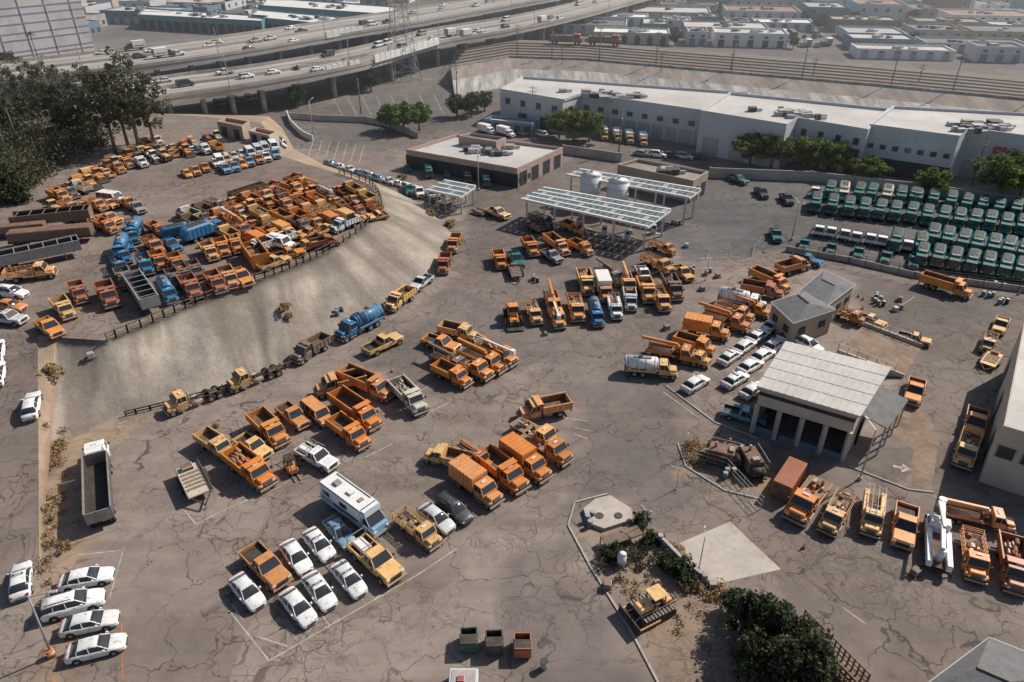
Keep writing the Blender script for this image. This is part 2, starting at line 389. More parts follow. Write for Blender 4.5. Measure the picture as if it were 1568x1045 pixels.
def cabover():
    b=MB(); h=3.4; chassis(b,-h,h-.4,[-h+1.4],2.2)
    b.box(1.7,h,-1.08,1.08,.7,1.5,WH,.06); b.box(1.75,h-.02,-1.04,1.04,1.5,2.35,GL,0,(.03,.2,.08)); b.box(1.7,h-.18,-1.0,1.0,2.33,2.5,WH,.05)
    for sy in (1,-1): b.wheel(h-.8,sy*.96,.46,.26); b.beam((h-.03,sy*1.02,1.5),(h-.2,sy*.96,2.35),.1,.1,WH); b.beam((-h+.3,sy*.8,1.0),(1.2,sy*.8,2.0),.16,.2,BK)
    b.box(-h,1.4,-.3,.3,.95,1.2,BK); b.box(.6,1.4,-1,1,1,1.7,GR,.04); b.box(h,h+.1,-1,1,.5,.75,BK)
    return b
def semidump():
    b=MB(); h=7.6; xb=h-2.76-1.0
    chassis(b,h-6.6,h-1.4,[h-5.9,h-4.7],2.4); cab(b,xb,2.3,2.7,WH)
    b.box(xb-1.0,xb-.05,-1.1,1.1,.9,2.75,WH,.08)
    for sy in (1,-1): b.cyl((xb-1.15,sy*.95,.8),(xb-1.15,sy*.95,3.2),.09,GR,8)
    tub(b,-h,h-5.1,2.45,1.25,2.7,GR,inner=BK,rib=True,guard=False)
    for x in (-h+1,-h+2.3):
        for sy in (1,-1): b.wheel(x,sy*1.05,.5,.28); b.wheel(x,sy*.72,.5,.28)
    for sy in (.45,-.45): b.box(-h,h-5.2,sy-.07,sy+.07,1.0,1.23,BK)
    return b
def opentrailer():
    b=MB(); tub(b,-5.5,5.5,2.45,1.2,2.7,P,inner=BK,rib=True,guard=False)
    for i in range(6): x=-4.6+i*1.85; b.beam((x,-1.2,2.74),(x,1.2,2.74),.1,.08,P)
    for x in (-4.6,-3.3):
        for sy in (1,-1): b.wheel(x,sy*1.05,.5,.28); b.wheel(x,sy*.72,.5,.28)
    for sy in (.45,-.45): b.box(-5.5,5.4,sy-.07,sy+.07,.95,1.17,BK)
    for sy in (1,-1): b.beam((3.2,sy*.8,1.1),(3.2,sy*.8,.05),.14,.14,GR)
    return b
def trailer():
    b=MB(); b.box(-2.8,2.2,-1.15,1.15,.72,.85,BR,.02); b.box(-2.75,2.15,-1.08,1.08,.855,.88,P)
    for sy in (1,-1):
        for x in (-.9,0.1): b.wheel(x,sy*1.25,.38,.22)
        b.beam((2.2,sy*.9,.75),(3.6,0,.6),.1,.12,BK); b.box(-2.8,2.2,sy*1.12-.03,sy*1.12+.03,.88,1.15,BR); b.box(-1.5,.7,sy*1.27-.14,sy*1.27+.14,.79,.83,BK)
    b.beam((3.4,0,.6),(3.4,0,.05),.08,.08,GR); b.box(-2.6,-1.8,-.6,.5,.9,1.3,BR,.05)
    for i in range(5): b.box(-1.5+i*.6,-1.2+i*.6,-.9,.9,.885,.95,WD)
    return b
def lowboy():
    b=MB(); h=6.5
    b.box(-h,h,-1.25,1.25,1.0,1.25,BK); b.box(-h+.1,h-.1,-1.2,1.2,1.26,2.75,P,.04)
    for i in range(14):
        x=-h+.3+i*(2*h-.6)/13
        for sy in (1,-1): b.box(x-.05,x+.05,sy*1.23-.03,sy*1.23+.03,1.3,2.7,P)
    b.box(-h+.5,h-.5,-1.1,1.1,2.755,2.8,BR)
    for x in (-h+1,-h+2.2):
        for sy in (1,-1): b.wheel(x,sy*1.08,.5,.3)
    for sy in (1,-1): b.beam((h-2.5,sy*.8,1.0),(h-2.5,sy*.8,.05),.14,.14,GR)
    return b
def rolloff(c=P):
    b=MB(); tub(b,-3,3,2.4,.25,2.1,c,inner=DT,rib=True,guard=False)
    for sy in (.5,-.5): b.box(-3.1,3.1,sy-.08,sy+.08,.05,.22,BK)
    for i in range(8): b.box(-2.6+i*.65,-2.1+i*.65,-.8+R.uniform(-.2,.2),.8,.4,.9+R.uniform(0,.7),R.choice([DT,BR,WD]),.06)
    return b
def container():
    b=MB(); b.box(-3,3,-1.2,1.2,.15,2.7,P,.03)
    for i in range(22):
        x=-2.85+i*5.7/21
        for sy in (1,-1): b.box(x-.06,x+.06,sy*1.2-.03,sy*1.2+.03,.3,2.55,P)
        b.box(x-.06,x+.06,-1.1,1.1,2.69,2.73,P)
    b.box(3.0,3.04,-1.05,1.05,.3,2.5,BR)
    return b
def loader():
    b=MB()
    for x in (-1.3,1.3):
        for sy in (1,-1): b.cyl((x,sy*1.0-.28,.75),(x,sy*1.0+.28,.75),.75,TI,16); b.cyl((x,sy*1.29-.02,.75),(x,sy*1.29+.02,.75),.4,P,10)
    b.box(-2.6,-.3,-.75,.75,.8,1.9,P,.1,(.15,0,.05)); b.box(-2.7,-2.55,-.7,.7,.7,1.6,BK); b.box(.0,2.0,-.5,.5,.7,1.3,P,.05)
    b.box(-.4,.9,-.7,.7,1.3,2.0,P,.05); b.box(-.35,.85,-.66,.66,2.0,2.9,GL,0,(.1,.1,.06)); b.box(-.45,.95,-.75,.75,2.88,3.02,P,.04)
    for sx in (-.35,.85):
        for sy in (1,-1): b.beam((sx,sy*.68,1.95),(sx,sy*.66,2.9),.09,.09,BK)
    for sy in (1,-1): b.beam((.8,sy*.55,1.6),(2.7,sy*.6,.7),.16,.3,P); b.beam((.9,sy*.3,1.2),(2.4,sy*.3,1.1),.1,.1,GR)
    b.loft([[(2.5,y,.3),(2.5,y,1.15),(2.6,y,1.2),(2.72,y,.5),(3.6,y,.28),(3.6,y,.2),(2.6,y,.2)] for y in (-1.3,-.6,.6,1.3)],lambda i,j:BK,False)
    b.cyl((-1.4,.3,1.9),(-1.4,.3,2.6),.07,BK,8)
    return b
def dozer():
    b=MB()
    for sy in (1,-1):
        secs=[[(x,sy*1.05+dy,z) for x,z in ((-1.9,.3),(-1.9,.75),(-1.5,1.05),(1.5,1.05),(1.9,.75),(1.9,.3),(1.5,.02),(-1.5,.02),(-1.9,.3))] for dy in (-.25,.25)]
        b.loft(secs,lambda i,j:BK,False)
        for k in range(9): b.box(-1.5+k*.37,-1.38+k*.37,sy*1.05-.27,sy*1.05+.27,1.04,1.1,GR)
    b.box(-1.6,1.7,-.75,.75,.5,1.3,BK,.05); b.box(.2,1.8,-.6,.6,1.3,1.85,P,.08,(0,.15,.05)); b.box(-1.7,-.9,-.7,.7,1.3,1.8,P,.06)
    b.box(-.9,.2,-.5,.5,1.3,1.5,BK); b.box(-.7,-.3,-.25,.25,1.5,2.0,BK,.04)
    for sx in (-.95,.2):
        for sy in (1,-1): b.beam((sx,sy*.65,1.3),(sx,sy*.6,2.6),.09,.09,BK)
    b.box(-1.1,.4,-.75,.75,2.58,2.68,P,.03)
    b.loft([[(2.5,y,.1),(2.35,y,.55),(2.5,y,1.15),(2.6,y,1.15),(2.45,y,.55),(2.6,y,.1)] for y in (-1.6,1.6)],lambda i,j:BK,False)
    for sy in (1,-1): b.beam((0,sy*1.35,.5),(2.4,sy*1.35,.45),.14,.2,P); b.beam((1.2,sy*.5,1.2),(2.4,sy*.6,.8),.1,.1,GR)
    b.cyl((1.2,.25,1.8),(1.2,.25,2.4),.06,BK,8); b.box(-2.6,-1.8,-.4,.4,.5,.8,BK,.04); b.beam((-2.5,0,.9),(-2.7,0,.05),.15,.2,GR)
    return b
def forklift():
    b=MB(); b.box(-1.1,.8,-.55,.55,.35,1.0,P,.08); b.box(-1.25,-.7,-.55,.55,.5,1.25,BK,.08); b.box(-.5,0,-.3,.3,1.0,1.2,BK); b.box(-.5,-.35,-.3,.3,1.15,1.6,BK)
    for x in (-.75,.6):
        for sy in (1,-1): b.cyl((x,sy*.5-.1,.3),(x,sy*.5+.1,.3),.3,TI,12)
        for sy in (1,-1): b.beam((x,sy*.48,1.0),(x*.8-.1,sy*.45,2.15),.07,.07,BK)
    b.box(-.85,.5,-.5,.5,2.14,2.2,BK)
    for sy in (.3,-.3): b.box(.85,.95,sy-.05,sy+.05,.1,2.3,GR); b.box(.95,2.0,sy-.06,sy+.06,.1,.16,GR)
    return b
def dumpster():
    b=MB(); tub(b,-.9,.9,1.5,.25,1.35,P,inner=BK,rib=False,guard=False)
    for sy in (1,-1): b.box(-.5,.5,sy*.78-.04,sy*.78+.04,.8,.95,P); 
    for x in (-.7,.7):
        for sy in (1,-1): b.cyl((x,sy*.6-.05,.12),(x,sy*.6+.05,.12),.12,TI,8)
    b.box(-.1,.95,-.74,.74,1.36,1.42,BK); b.box(-.6,.5,-.5,.5,.4,.95,WD,.1,(.1,.1,.1))
    for y in (-.5,0,.5): b.box(-.96,-.9,y-.05,y+.05,.3,1.3,P)
    return b
def genset():
    b=MB(); b.box(-2,2,-1,1,.3,.5,BK); b.box(-1.9,1.0,-.9,.9,.5,2.1,BR,.05); b.cyl((-1.2,0,2.1),(-1.2,0,2.8),.15,GR,8); b.cyl((1.5,-.8,1.1),(1.5,.8,1.1),.55,BK,12)
    for i in range(6): b.box(-1.7+i*.4,-1.5+i*.4,-.93,-.9,.8,1.8,BK)
    for i in range(5): b.beam((-1.8+i*.8,1.2,.1),(-1.8+i*.8,1.2,2.4),.06,.06,GR)
    b.beam((-1.9,1.2,2.4),(1.5,1.2,2.4),.06,.06,GR); b.beam((-1.9,1.2,1.4),(1.5,1.2,1.4),.05,.05,GR); b.box(.3,.9,-.5,.4,2.1,2.4,GR,.04)
    return b
KINDS={ 'sedan':(lambda:car('sedan'),'parked_car',1.3),'suv':(lambda:car('suv'),'parked_suv',1.5),'patrol':(patrol,'patrol_car',1.3),
 'dump':(dump,'dump_truck',2.2),'dumpbig':(lambda:dump(8.4,1.3),'heavy_dump_truck',2.5),'dumpload':(lambda:dump(7.2,1.0,load=True),'loaded_dump_truck',2.3),
 'chipper':(chipper,'covered_chipper_truck',2.9),'boxt':(boxtruck,'box_truck',3.1),'stake':(flat,'stake_bed_truck',2.1),'flat':(lambda:flat(False),'flatbed_truck',2.0),
 'service':(service,'utility_service_truck',2.3),'boom':(lambda:service(True),'boom_truck',2.5),'bucket':(bucket,'bucket_truck',2.6),'tanker':(tanker,'tank_truck',2.6),
 'tankw':(lambda:tanker(WH),'water_tank_truck',2.6),'chassis':(cabchassis,'cab_chassis_truck',1.8),'crane':(cranetruck,'crane_truck',2.3),'pickup':(pickup,'pickup_truck',1.5),
 'pickupr':(lambda:pickup(rack=True),'pickup_truck_with_rack',1.6),'van':(van,'passenger_van',1.9),'rv':(rv,'motorhome',3.0),'refuse':(refuse,'refuse_truck',3.0),'cabover':(cabover,'cabover_truck',2.2),
 'semi':(semidump,'semi_truck_with_dump_trailer',2.6),'trailer':(trailer,'flat_trailer',1.0),'lowboy':(lowboy,'long_trailer',2.6),'otr':(opentrailer,'open_top_trailer',2.6),'rolloff':(rolloff,'roll_off_container',2.0),
 'container':(container,'steel_container',2.6),'loader':(loader,'wheel_loader',2.2),'dozer':(dozer,'bulldozer',2.0),'forklift':(forklift,'forklift',1.5),'dumpster':(dumpster,'dumpster',1.2),'genset':(genset,'industrial_generator',1.8)}
TM={}
def tmpl(k):
    if k not in TM: TM[k]=KINDS[k][0]().mesh(KINDS[k][1],VM)
    return TM[k]
# ------------------------------------------------------------------ ground + plateau terrain
def ground_mat():
    m,nt,b=nodes('asphalt_ground')
    geo=N(nt,'ShaderNodeNewGeometry'); co=geo.outputs['Position']
    at=N(nt,'ShaderNodeAttribute',attribute_name='zone')
    c=at.outputs['Color']
    f=rng(nt,noise(nt,co,.035,6,.65),.3,.7,.76,1.22)
    f2=rng(nt,noise(nt,co,.3,6,.7),.3,.7,.80,1.18)
    f3=rng(nt,noise(nt,co,5,3),.3,.7,.92,1.08)
    c=mul(nt,c,math2(nt,'MULTIPLY',math2(nt,'MULTIPLY',f,f2),f3))
    wm=rng(nt,noise(nt,co,.06,4,.6),.48,.66,0,.25); c=mixc(nt,wm,c,(.27,.205,.16))
    # tyre-worn streaks running along the yard's lanes
    mp=N(nt,'ShaderNodeMapping'); mp.inputs['Rotation'].default_value=(0,0,math.radians(-48)); mp.inputs['Scale'].default_value=(.025,.42,1); L(nt,co,mp.inputs[0])
    ts=rng(nt,noise(nt,mp.outputs[0],1,4,.55),.52,.66,0,.35); c=mixc(nt,ts,c,(.13,.108,.095))
    nz=N(nt,'ShaderNodeTexNoise'); nz.inputs['Scale'].default_value=.35; nz.inputs['Detail'].default_value=4; L(nt,co,nz.inputs['Vector'])
    sc1=N(nt,'ShaderNodeVectorMath',operation='SCALE'); sc1.inputs['Scale'].default_value=5; L(nt,nz.outputs['Color'],sc1.inputs[0])
    ad=N(nt,'ShaderNodeVectorMath',operation='ADD'); L(nt,co,ad.inputs[0]); L(nt,sc1.outputs[0],ad.inputs[1])
    flat=N(nt,'ShaderNodeVectorMath',operation='MULTIPLY'); flat.inputs[1].default_value=(1,1,0); L(nt,ad.outputs[0],flat.inputs[0])
    def crack(scale,w,a,lo,hi,ms):
        v=N(nt,'ShaderNodeTexVoronoi',feature='DISTANCE_TO_EDGE'); v.inputs['Scale'].default_value=scale; L(nt,flat.outputs[0],v.inputs['Vector'])
        k=rng(nt,v.outputs['Distance'],w*.3,w,a,0)
        mk_=rng(nt,noise(nt,co,ms,3),lo,hi,0,1)
        return math2(nt,'MULTIPLY',k,mk_)
    k1=crack(.17,.013,.75,.36,.5,.05); k2=crack(.45,.030,.65,.46,.56,.06); k3=crack(1.0,.06,.5,.52,.6,.09)
    kk=math2(nt,'MAXIMUM',math2(nt,'MAXIMUM',k1,k2),k3)
    c=mixc(nt,kk,c,(.055,.044,.037))
    st=rng(nt,noise(nt,co,.45,5,.55),.62,.72,0,.5)
    c=mixc(nt,st,c,(.075,.06,.05))
    st2=rng(nt,noise(nt,co,1.6,3,.5),.68,.74,0,.55); c=mixc(nt,st2,c,(.05,.042,.036))
    v=N(nt,'ShaderNodeTexVoronoi',feature='F1',distance='CHEBYCHEV'); v.inputs['Scale'].default_value=.06; L(nt,co,v.inputs['Vector'])
    sep=N(nt,'ShaderNodeSeparateColor'); L(nt,v.outputs['Color'],sep.inputs[0])
    pf=rng(nt,sep.outputs[0],.0,1,.87,1.08); c=mul(nt,c,pf)
    L(nt,c,b.inputs['Base Color']); b.inputs['Roughness'].default_value=.93; b.inputs['Specular IOR Level'].default_value=.25
    bp=N(nt,'ShaderNodeBump'); bp.inputs['Strength'].default_value=.25; bp.inputs['Distance'].default_value=.03
    L(nt,noise(nt,co,8,4),bp.inputs['Height']); L(nt,bp.outputs[0],b.inputs['Normal'])
    return m
GM=ground_mat()
C0=(.255,.208,.178); CR=(.178,.150,.134); CT=(.125,.120,.118); CD=(.34,.25,.175); CRR=(.180,.152,.134)
CF=(.165,.152,.142)
ZONES=[([(-300,230),(1900,230),(1900,-60),(-300,-60)],CF),
 ([(560,560),(700,430),(730,300),(700,250),(480,190),(440,150),(700,140),(1100,240),(1000,420),(1060,520),(1030,640),(1090,760),(1000,800),(880,790),(870,640),(820,560),(700,600)],CR),
 ([(990,320),(1060,250),(1240,270),(1700,330),(1700,460),(1400,425),(1210,385),(1040,400)],CT),
 ([(1300,430),(1700,460),(1700,760),(1310,740),(1380,600)],CRR),
 ([(1000,790),(1300,740),(1800,800),(1800,1200),(1250,1100),(1130,900)],(.222,.182,.158)),
 ([(60,650),(190,640),(165,700),(110,780),(165,830),(140,850),(70,900),(60,1000),(20,1100),(75,1100),(60,1000)],CD),
 ([(60,640),(150,640),(100,800),(110,1060),(60,1060)],CD),
 ([(880,790),(930,765),(1010,820),(1070,900),(1130,930),(1160,1070),(1020,1080),(930,900)],(.30,.225,.17)),
 ([(790,840),(870,820),(900,900),(940,1000),(990,1100),(800,1100),(760,960)],(.175,.148,.132)),
 ([(440,180),(690,130),(760,180),(700,200),(600,200),(500,190)],(.14,.132,.126)),
 ([(1045,680),(1100,680),(1180,740),(1160,760),(1060,720)],(.33,.23,.14)),
 ([(1180,690),(1400,700),(1380,745),(1180,740)],(.17,.14,.122)),
 ([(-300,330),(150,330),(180,170),(-300,170)],(.22,.15,.10))]
def pip(x,y,poly):
    c=False;n=len(poly);j=n-1
    for i in range(n):
        a=poly[i];b_=poly[j]
        if (a.y>y)!=(b_.y>y) and x<(b_.x-a.x)*(y-a.y)/(b_.y-a.y)+a.x: c=not c
        j=i
    return c
def build_ground():
    xs=[-6000,-3000,-1500,-800,-500,-350]+[-250+2.0*i for i in range(251)]+[350,500,800,1500,3000,6000]
    ys=[-2000,-600,-200,-60,0]+[15+2.0*i for i in range(130)]+[290+8*i for i in range(40)]+[700,900,1400,2500,5000,9000]
    zp=[([G(u,v) for u,v in p],c) for p,c in ZONES]
    bb=[(min(q.x for q in p),max(q.x for q in p),min(q.y for q in p),max(q.y for q in p)) for p,c in zp]
    vs=[];cols=[]
    for y in ys:
        for x in xs:
            vs.append((x,y,0)); xx=x+R.uniform(-1.3,1.3); yy=y+R.uniform(-1.3,1.3)
            c=C0 if y<270 else CF
            for (p,cc),(a,b_,d,e) in zip(zp,bb):
                if a<xx<b_ and d<yy<e and pip(xx,yy,p): c=cc
            cols.append(c)
    nx=len(xs); fs=[(j*nx+i,j*nx+i+1,(j+1)*nx+i+1,(j+1)*nx+i) for j in range(len(ys)-1) for i in range(nx-1)]
    me=bpy.data.meshes.new('ground'); me.from_pydata(vs,[],fs)
    a=me.color_attributes.new('zone','FLOAT_COLOR','POINT')
    a.data.foreach_set('color',[k for c in cols for k in (*c,1)])
    me.materials.append(GM); obj('ground',me)
build_ground()
HP=6.0
TOP=[(-900,505),(-120,508),(58,514),(88,517),(165,522),(235,493),(300,465),(360,443),(420,420),(465,402),(505,383),(545,358),(572,335),(584,315),(578,295),(560,280),(520,266),(470,252),(430,238),(410,205),(400,188),(300,178),(150,170),(-100,190),(-900,230)]
BOT=[(-900,900),(-150,900),(60,880),(78,690),(187,633),(250,618),(340,593),(400,573),(440,557),(510,522),(590,478),(640,440),(680,400),(692,360),(650,318),(600,290),(545,268),(490,250),(450,228),(432,196),(412,178),(300,172),(150,165),(-100,180),(-900,212)]
def cr(pts,n):
    out=[]
    for i in range(len(pts)-1):
        p0=pts[max(i-1,0)];p1=pts[i];p2=pts[i+1];p3=pts[min(i+2,len(pts)-1)]
        for k in range(n):
            t=k/n; out.append(.5*((2*p1)+(-p0+p2)*t+(2*p0-5*p1+4*p2-p3)*t*t+(-p0+3*p1-3*p2+p3)*t**3))
    out.append(pts[-1]); return out
def lin(pts,n):
    out=[]
    for i in range(len(pts)-1):
        for k in range(n): out.append(pts[i].lerp(pts[i+1],k/n))
    return out+[pts[-1]]
TW=[G(u,v,HP) for u,v in TOP]; BW=[G(u,v,0) for u,v in BOT]
NS=6
tp=lin(TW[:5],NS)[:-1]+cr(TW[4:17],NS)[:-1]+lin(TW[16:],NS)
bp_=lin(BW[:5],NS)[:-1]+cr(BW[4:17],NS)[:-1]+lin(BW[16:],NS)
def cement_mat():
    m,nt,b=nodes('sprayed_concrete'); geo=N(nt,'ShaderNodeNewGeometry'); co=geo.outputs['Position']
    uv=N(nt,'ShaderNodeAttribute',attribute_name='st'); mp=N(nt,'ShaderNodeMapping'); mp.inputs['Scale'].default_value=(1,.22,1); L(nt,uv.outputs['Vector'],mp.inputs[0])
    a=noise(nt,co,.11,6,.6); s=noise(nt,mp.outputs[0],.2,4,.55); s2=noise(nt,mp.outputs[0],.9,4,.6)
    c=mixc(nt,rng(nt,a,.38,.62,0,1),(.22,.187,.155),(.39,.345,.285))
    c=mixc(nt,rng(nt,s,.44,.60,0,.8),c,(.165,.138,.113))
    c=mixc(nt,rng(nt,s2,.55,.7,0,.25),c,(.16,.135,.11))
    sp=N(nt,'ShaderNodeSeparateXYZ'); L(nt,uv.outputs['Vector'],sp.inputs[0])
    yy=math2(nt,'ADD',sp.outputs[1],math2(nt,'MULTIPLY',s,-6)); c=mixc(nt,rng(nt,yy,-3.2,-.3,.8,0),c,(.145,.12,.095))
    c=mul(nt,c,rng(nt,noise(nt,co,2.5,5),.3,.7,.85,1.15))
    L(nt,c,b.inputs['Base Color']); b.inputs['Roughness'].default_value=.95
    bp=N(nt,'ShaderNodeBump'); bp.inputs['Strength'].default_value=.45; bp.inputs['Distance'].default_value=.3
    L(nt,noise(nt,co,.7,5,.55),bp.inputs['Height']); L(nt,bp.outputs[0],b.inputs['Normal']); return m
M_cem=cement_mat()
M_dirt=mk('dry_dirt',(.30,.22,.155),.95,var=.3,scale=.15,world=True,fine=1.5,bump=.4)
def build_plateau():
    me=bpy.data.meshes.new('hillside_terrain'); vs=[];fs=[];mi=[];st=[]
    rows=9; n=len(tp); idx=lambda i,r:i*(rows+1)+r
    dist=0
    for i in range(n):
        if i: dist+=(tp[i]-tp[i-1]).length
        for r in range(rows+1):
            t=r/rows; p=tp[i].lerp(bp_[i],t)
            seg=i//NS
            bulge=math.sin(t*math.pi)
            if 3<=seg<14: p=p+Vector((0,0,bulge*(R.uniform(-.08,.08)+.32*math.sin(i*.55)+.15*math.sin(i*1.9+r*.6))))
            if r==rows: p.z=-.05
            vs.append(p); st.append((dist,t*10,0))
    for i in range(n-1):
        seg=i//NS
        for r in range(rows):
            fs.append((idx(i,r),idx(i+1,r),idx(i+1,r+1),idx(i,r+1)))
            mi.append(1 if 3<=seg<15 else (0 if seg<2 else 2))
    topi=[idx(i,0) for i in range(n)]
    for t in geometry.tessellate_polygon([[Vector((p.x,p.y,0)) for p in tp]]):
        fs.append(tuple(topi[k] for k in t)); mi.append(0)
    me.from_pydata([tuple(v) for v in vs],[],fs)
    a=me.color_attributes.new('zone','FLOAT_COLOR','POINT'); a.data.foreach_set('color',[k for c in vs for k in (.225,.182,.155,1)])
    b=me.attributes.new('st','FLOAT_VECTOR','POINT'); b.data.foreach_set('vector',[k for s in st for k in s])
    for m in (GM,M_cem,M_dirt): me.materials.append(m)
    me.polygons.foreach_set('material_index',mi)
    me.polygons.foreach_set('use_smooth',[m==1 for m in mi])
    me.update(); obj('hillside_terrain',me)
    big=9000; k=len(vs)
    allv=[Vector(v) for v in vs]+[Vector((-big,-big,0)),Vector((big,-big,0)),Vector((big,big,0)),Vector((-big,big,0))]
    return BVHTree.FromPolygons(allv,fs+[(k,k+1,k+2,k+3)])
BVH=build_plateau()
def drop(u,v,h=0):
    d=ray(u,v); hit,_,_,_=BVH.ray_cast(CAM,d)
    p=hit+d*(h/d.z) if h else hit
    q,nn,_,_=BVH.ray_cast(Vector((p.x,p.y,50)),Vector((0,0,-1)))
    if nn.z<0: nn=-nn
    return q,nn
OR=[(.70,.26,.055),(.72,.30,.08),(.66,.225,.045),(.74,.37,.12),(.58,.205,.06),(.70,.35,.15),(.62,.27,.10),(.70,.28,.07)]
COL={'O':None,'W':(.80,.80,.79),'B':(.03,.16,.32),'T':(.012,.145,.14),'R':(.40,.14,.07),'K':(.05,.05,.055),'G':(.32,.32,.32),'Y':(.72,.44,.18),'N':(.20,.14,.105),'L':(.20,.36,.48),'D':(.03,.10,.07),'S':(.52,.53,.54),'C':(.60,.56,.46)}
def put(k,u,v,du,dv,c='O',s=1.0,h=None):
    me=tmpl(k); hh=(KINDS[k][2]*.5 if h is None else h)
    p,nn=drop(u,v,hh); q,_=drop(u+du,v+dv,hh)
    d=(q-p); ang=math.atan2(d.y,d.x)+math.radians(R.uniform(-2,2))
    col=COL[c] or R.choice(OR)
    j=R.uniform(.86,1.08); col=tuple(x*j for x in col)
    o=obj(KINDS[k][1],me,p+Vector((0,0,.006)),ang,col,s)
    if nn.z<.999:
        qt=Vector((0,0,1)).rotation_difference(nn); o.rotation_mode='QUATERNION'
        o.rotation_quaternion=qt@Matrix.Rotation(ang,3,'Z').to_quaternion()
    return o
def row(u0,v0,u1,v1,n,kinds,du,dv,cols='O',j=1.5,s=1.0,flip=0):
    for i in range(n):
        t=i/(n-1) if n>1 else 0
        f=-1 if R.random()<flip else 1
        put(R.choice(kinds),u0+(u1-u0)*t+R.uniform(-j,j),v0+(v1-v0)*t+R.uniform(-j,j)*.6,du*f,dv*f,R.choice(cols),s)
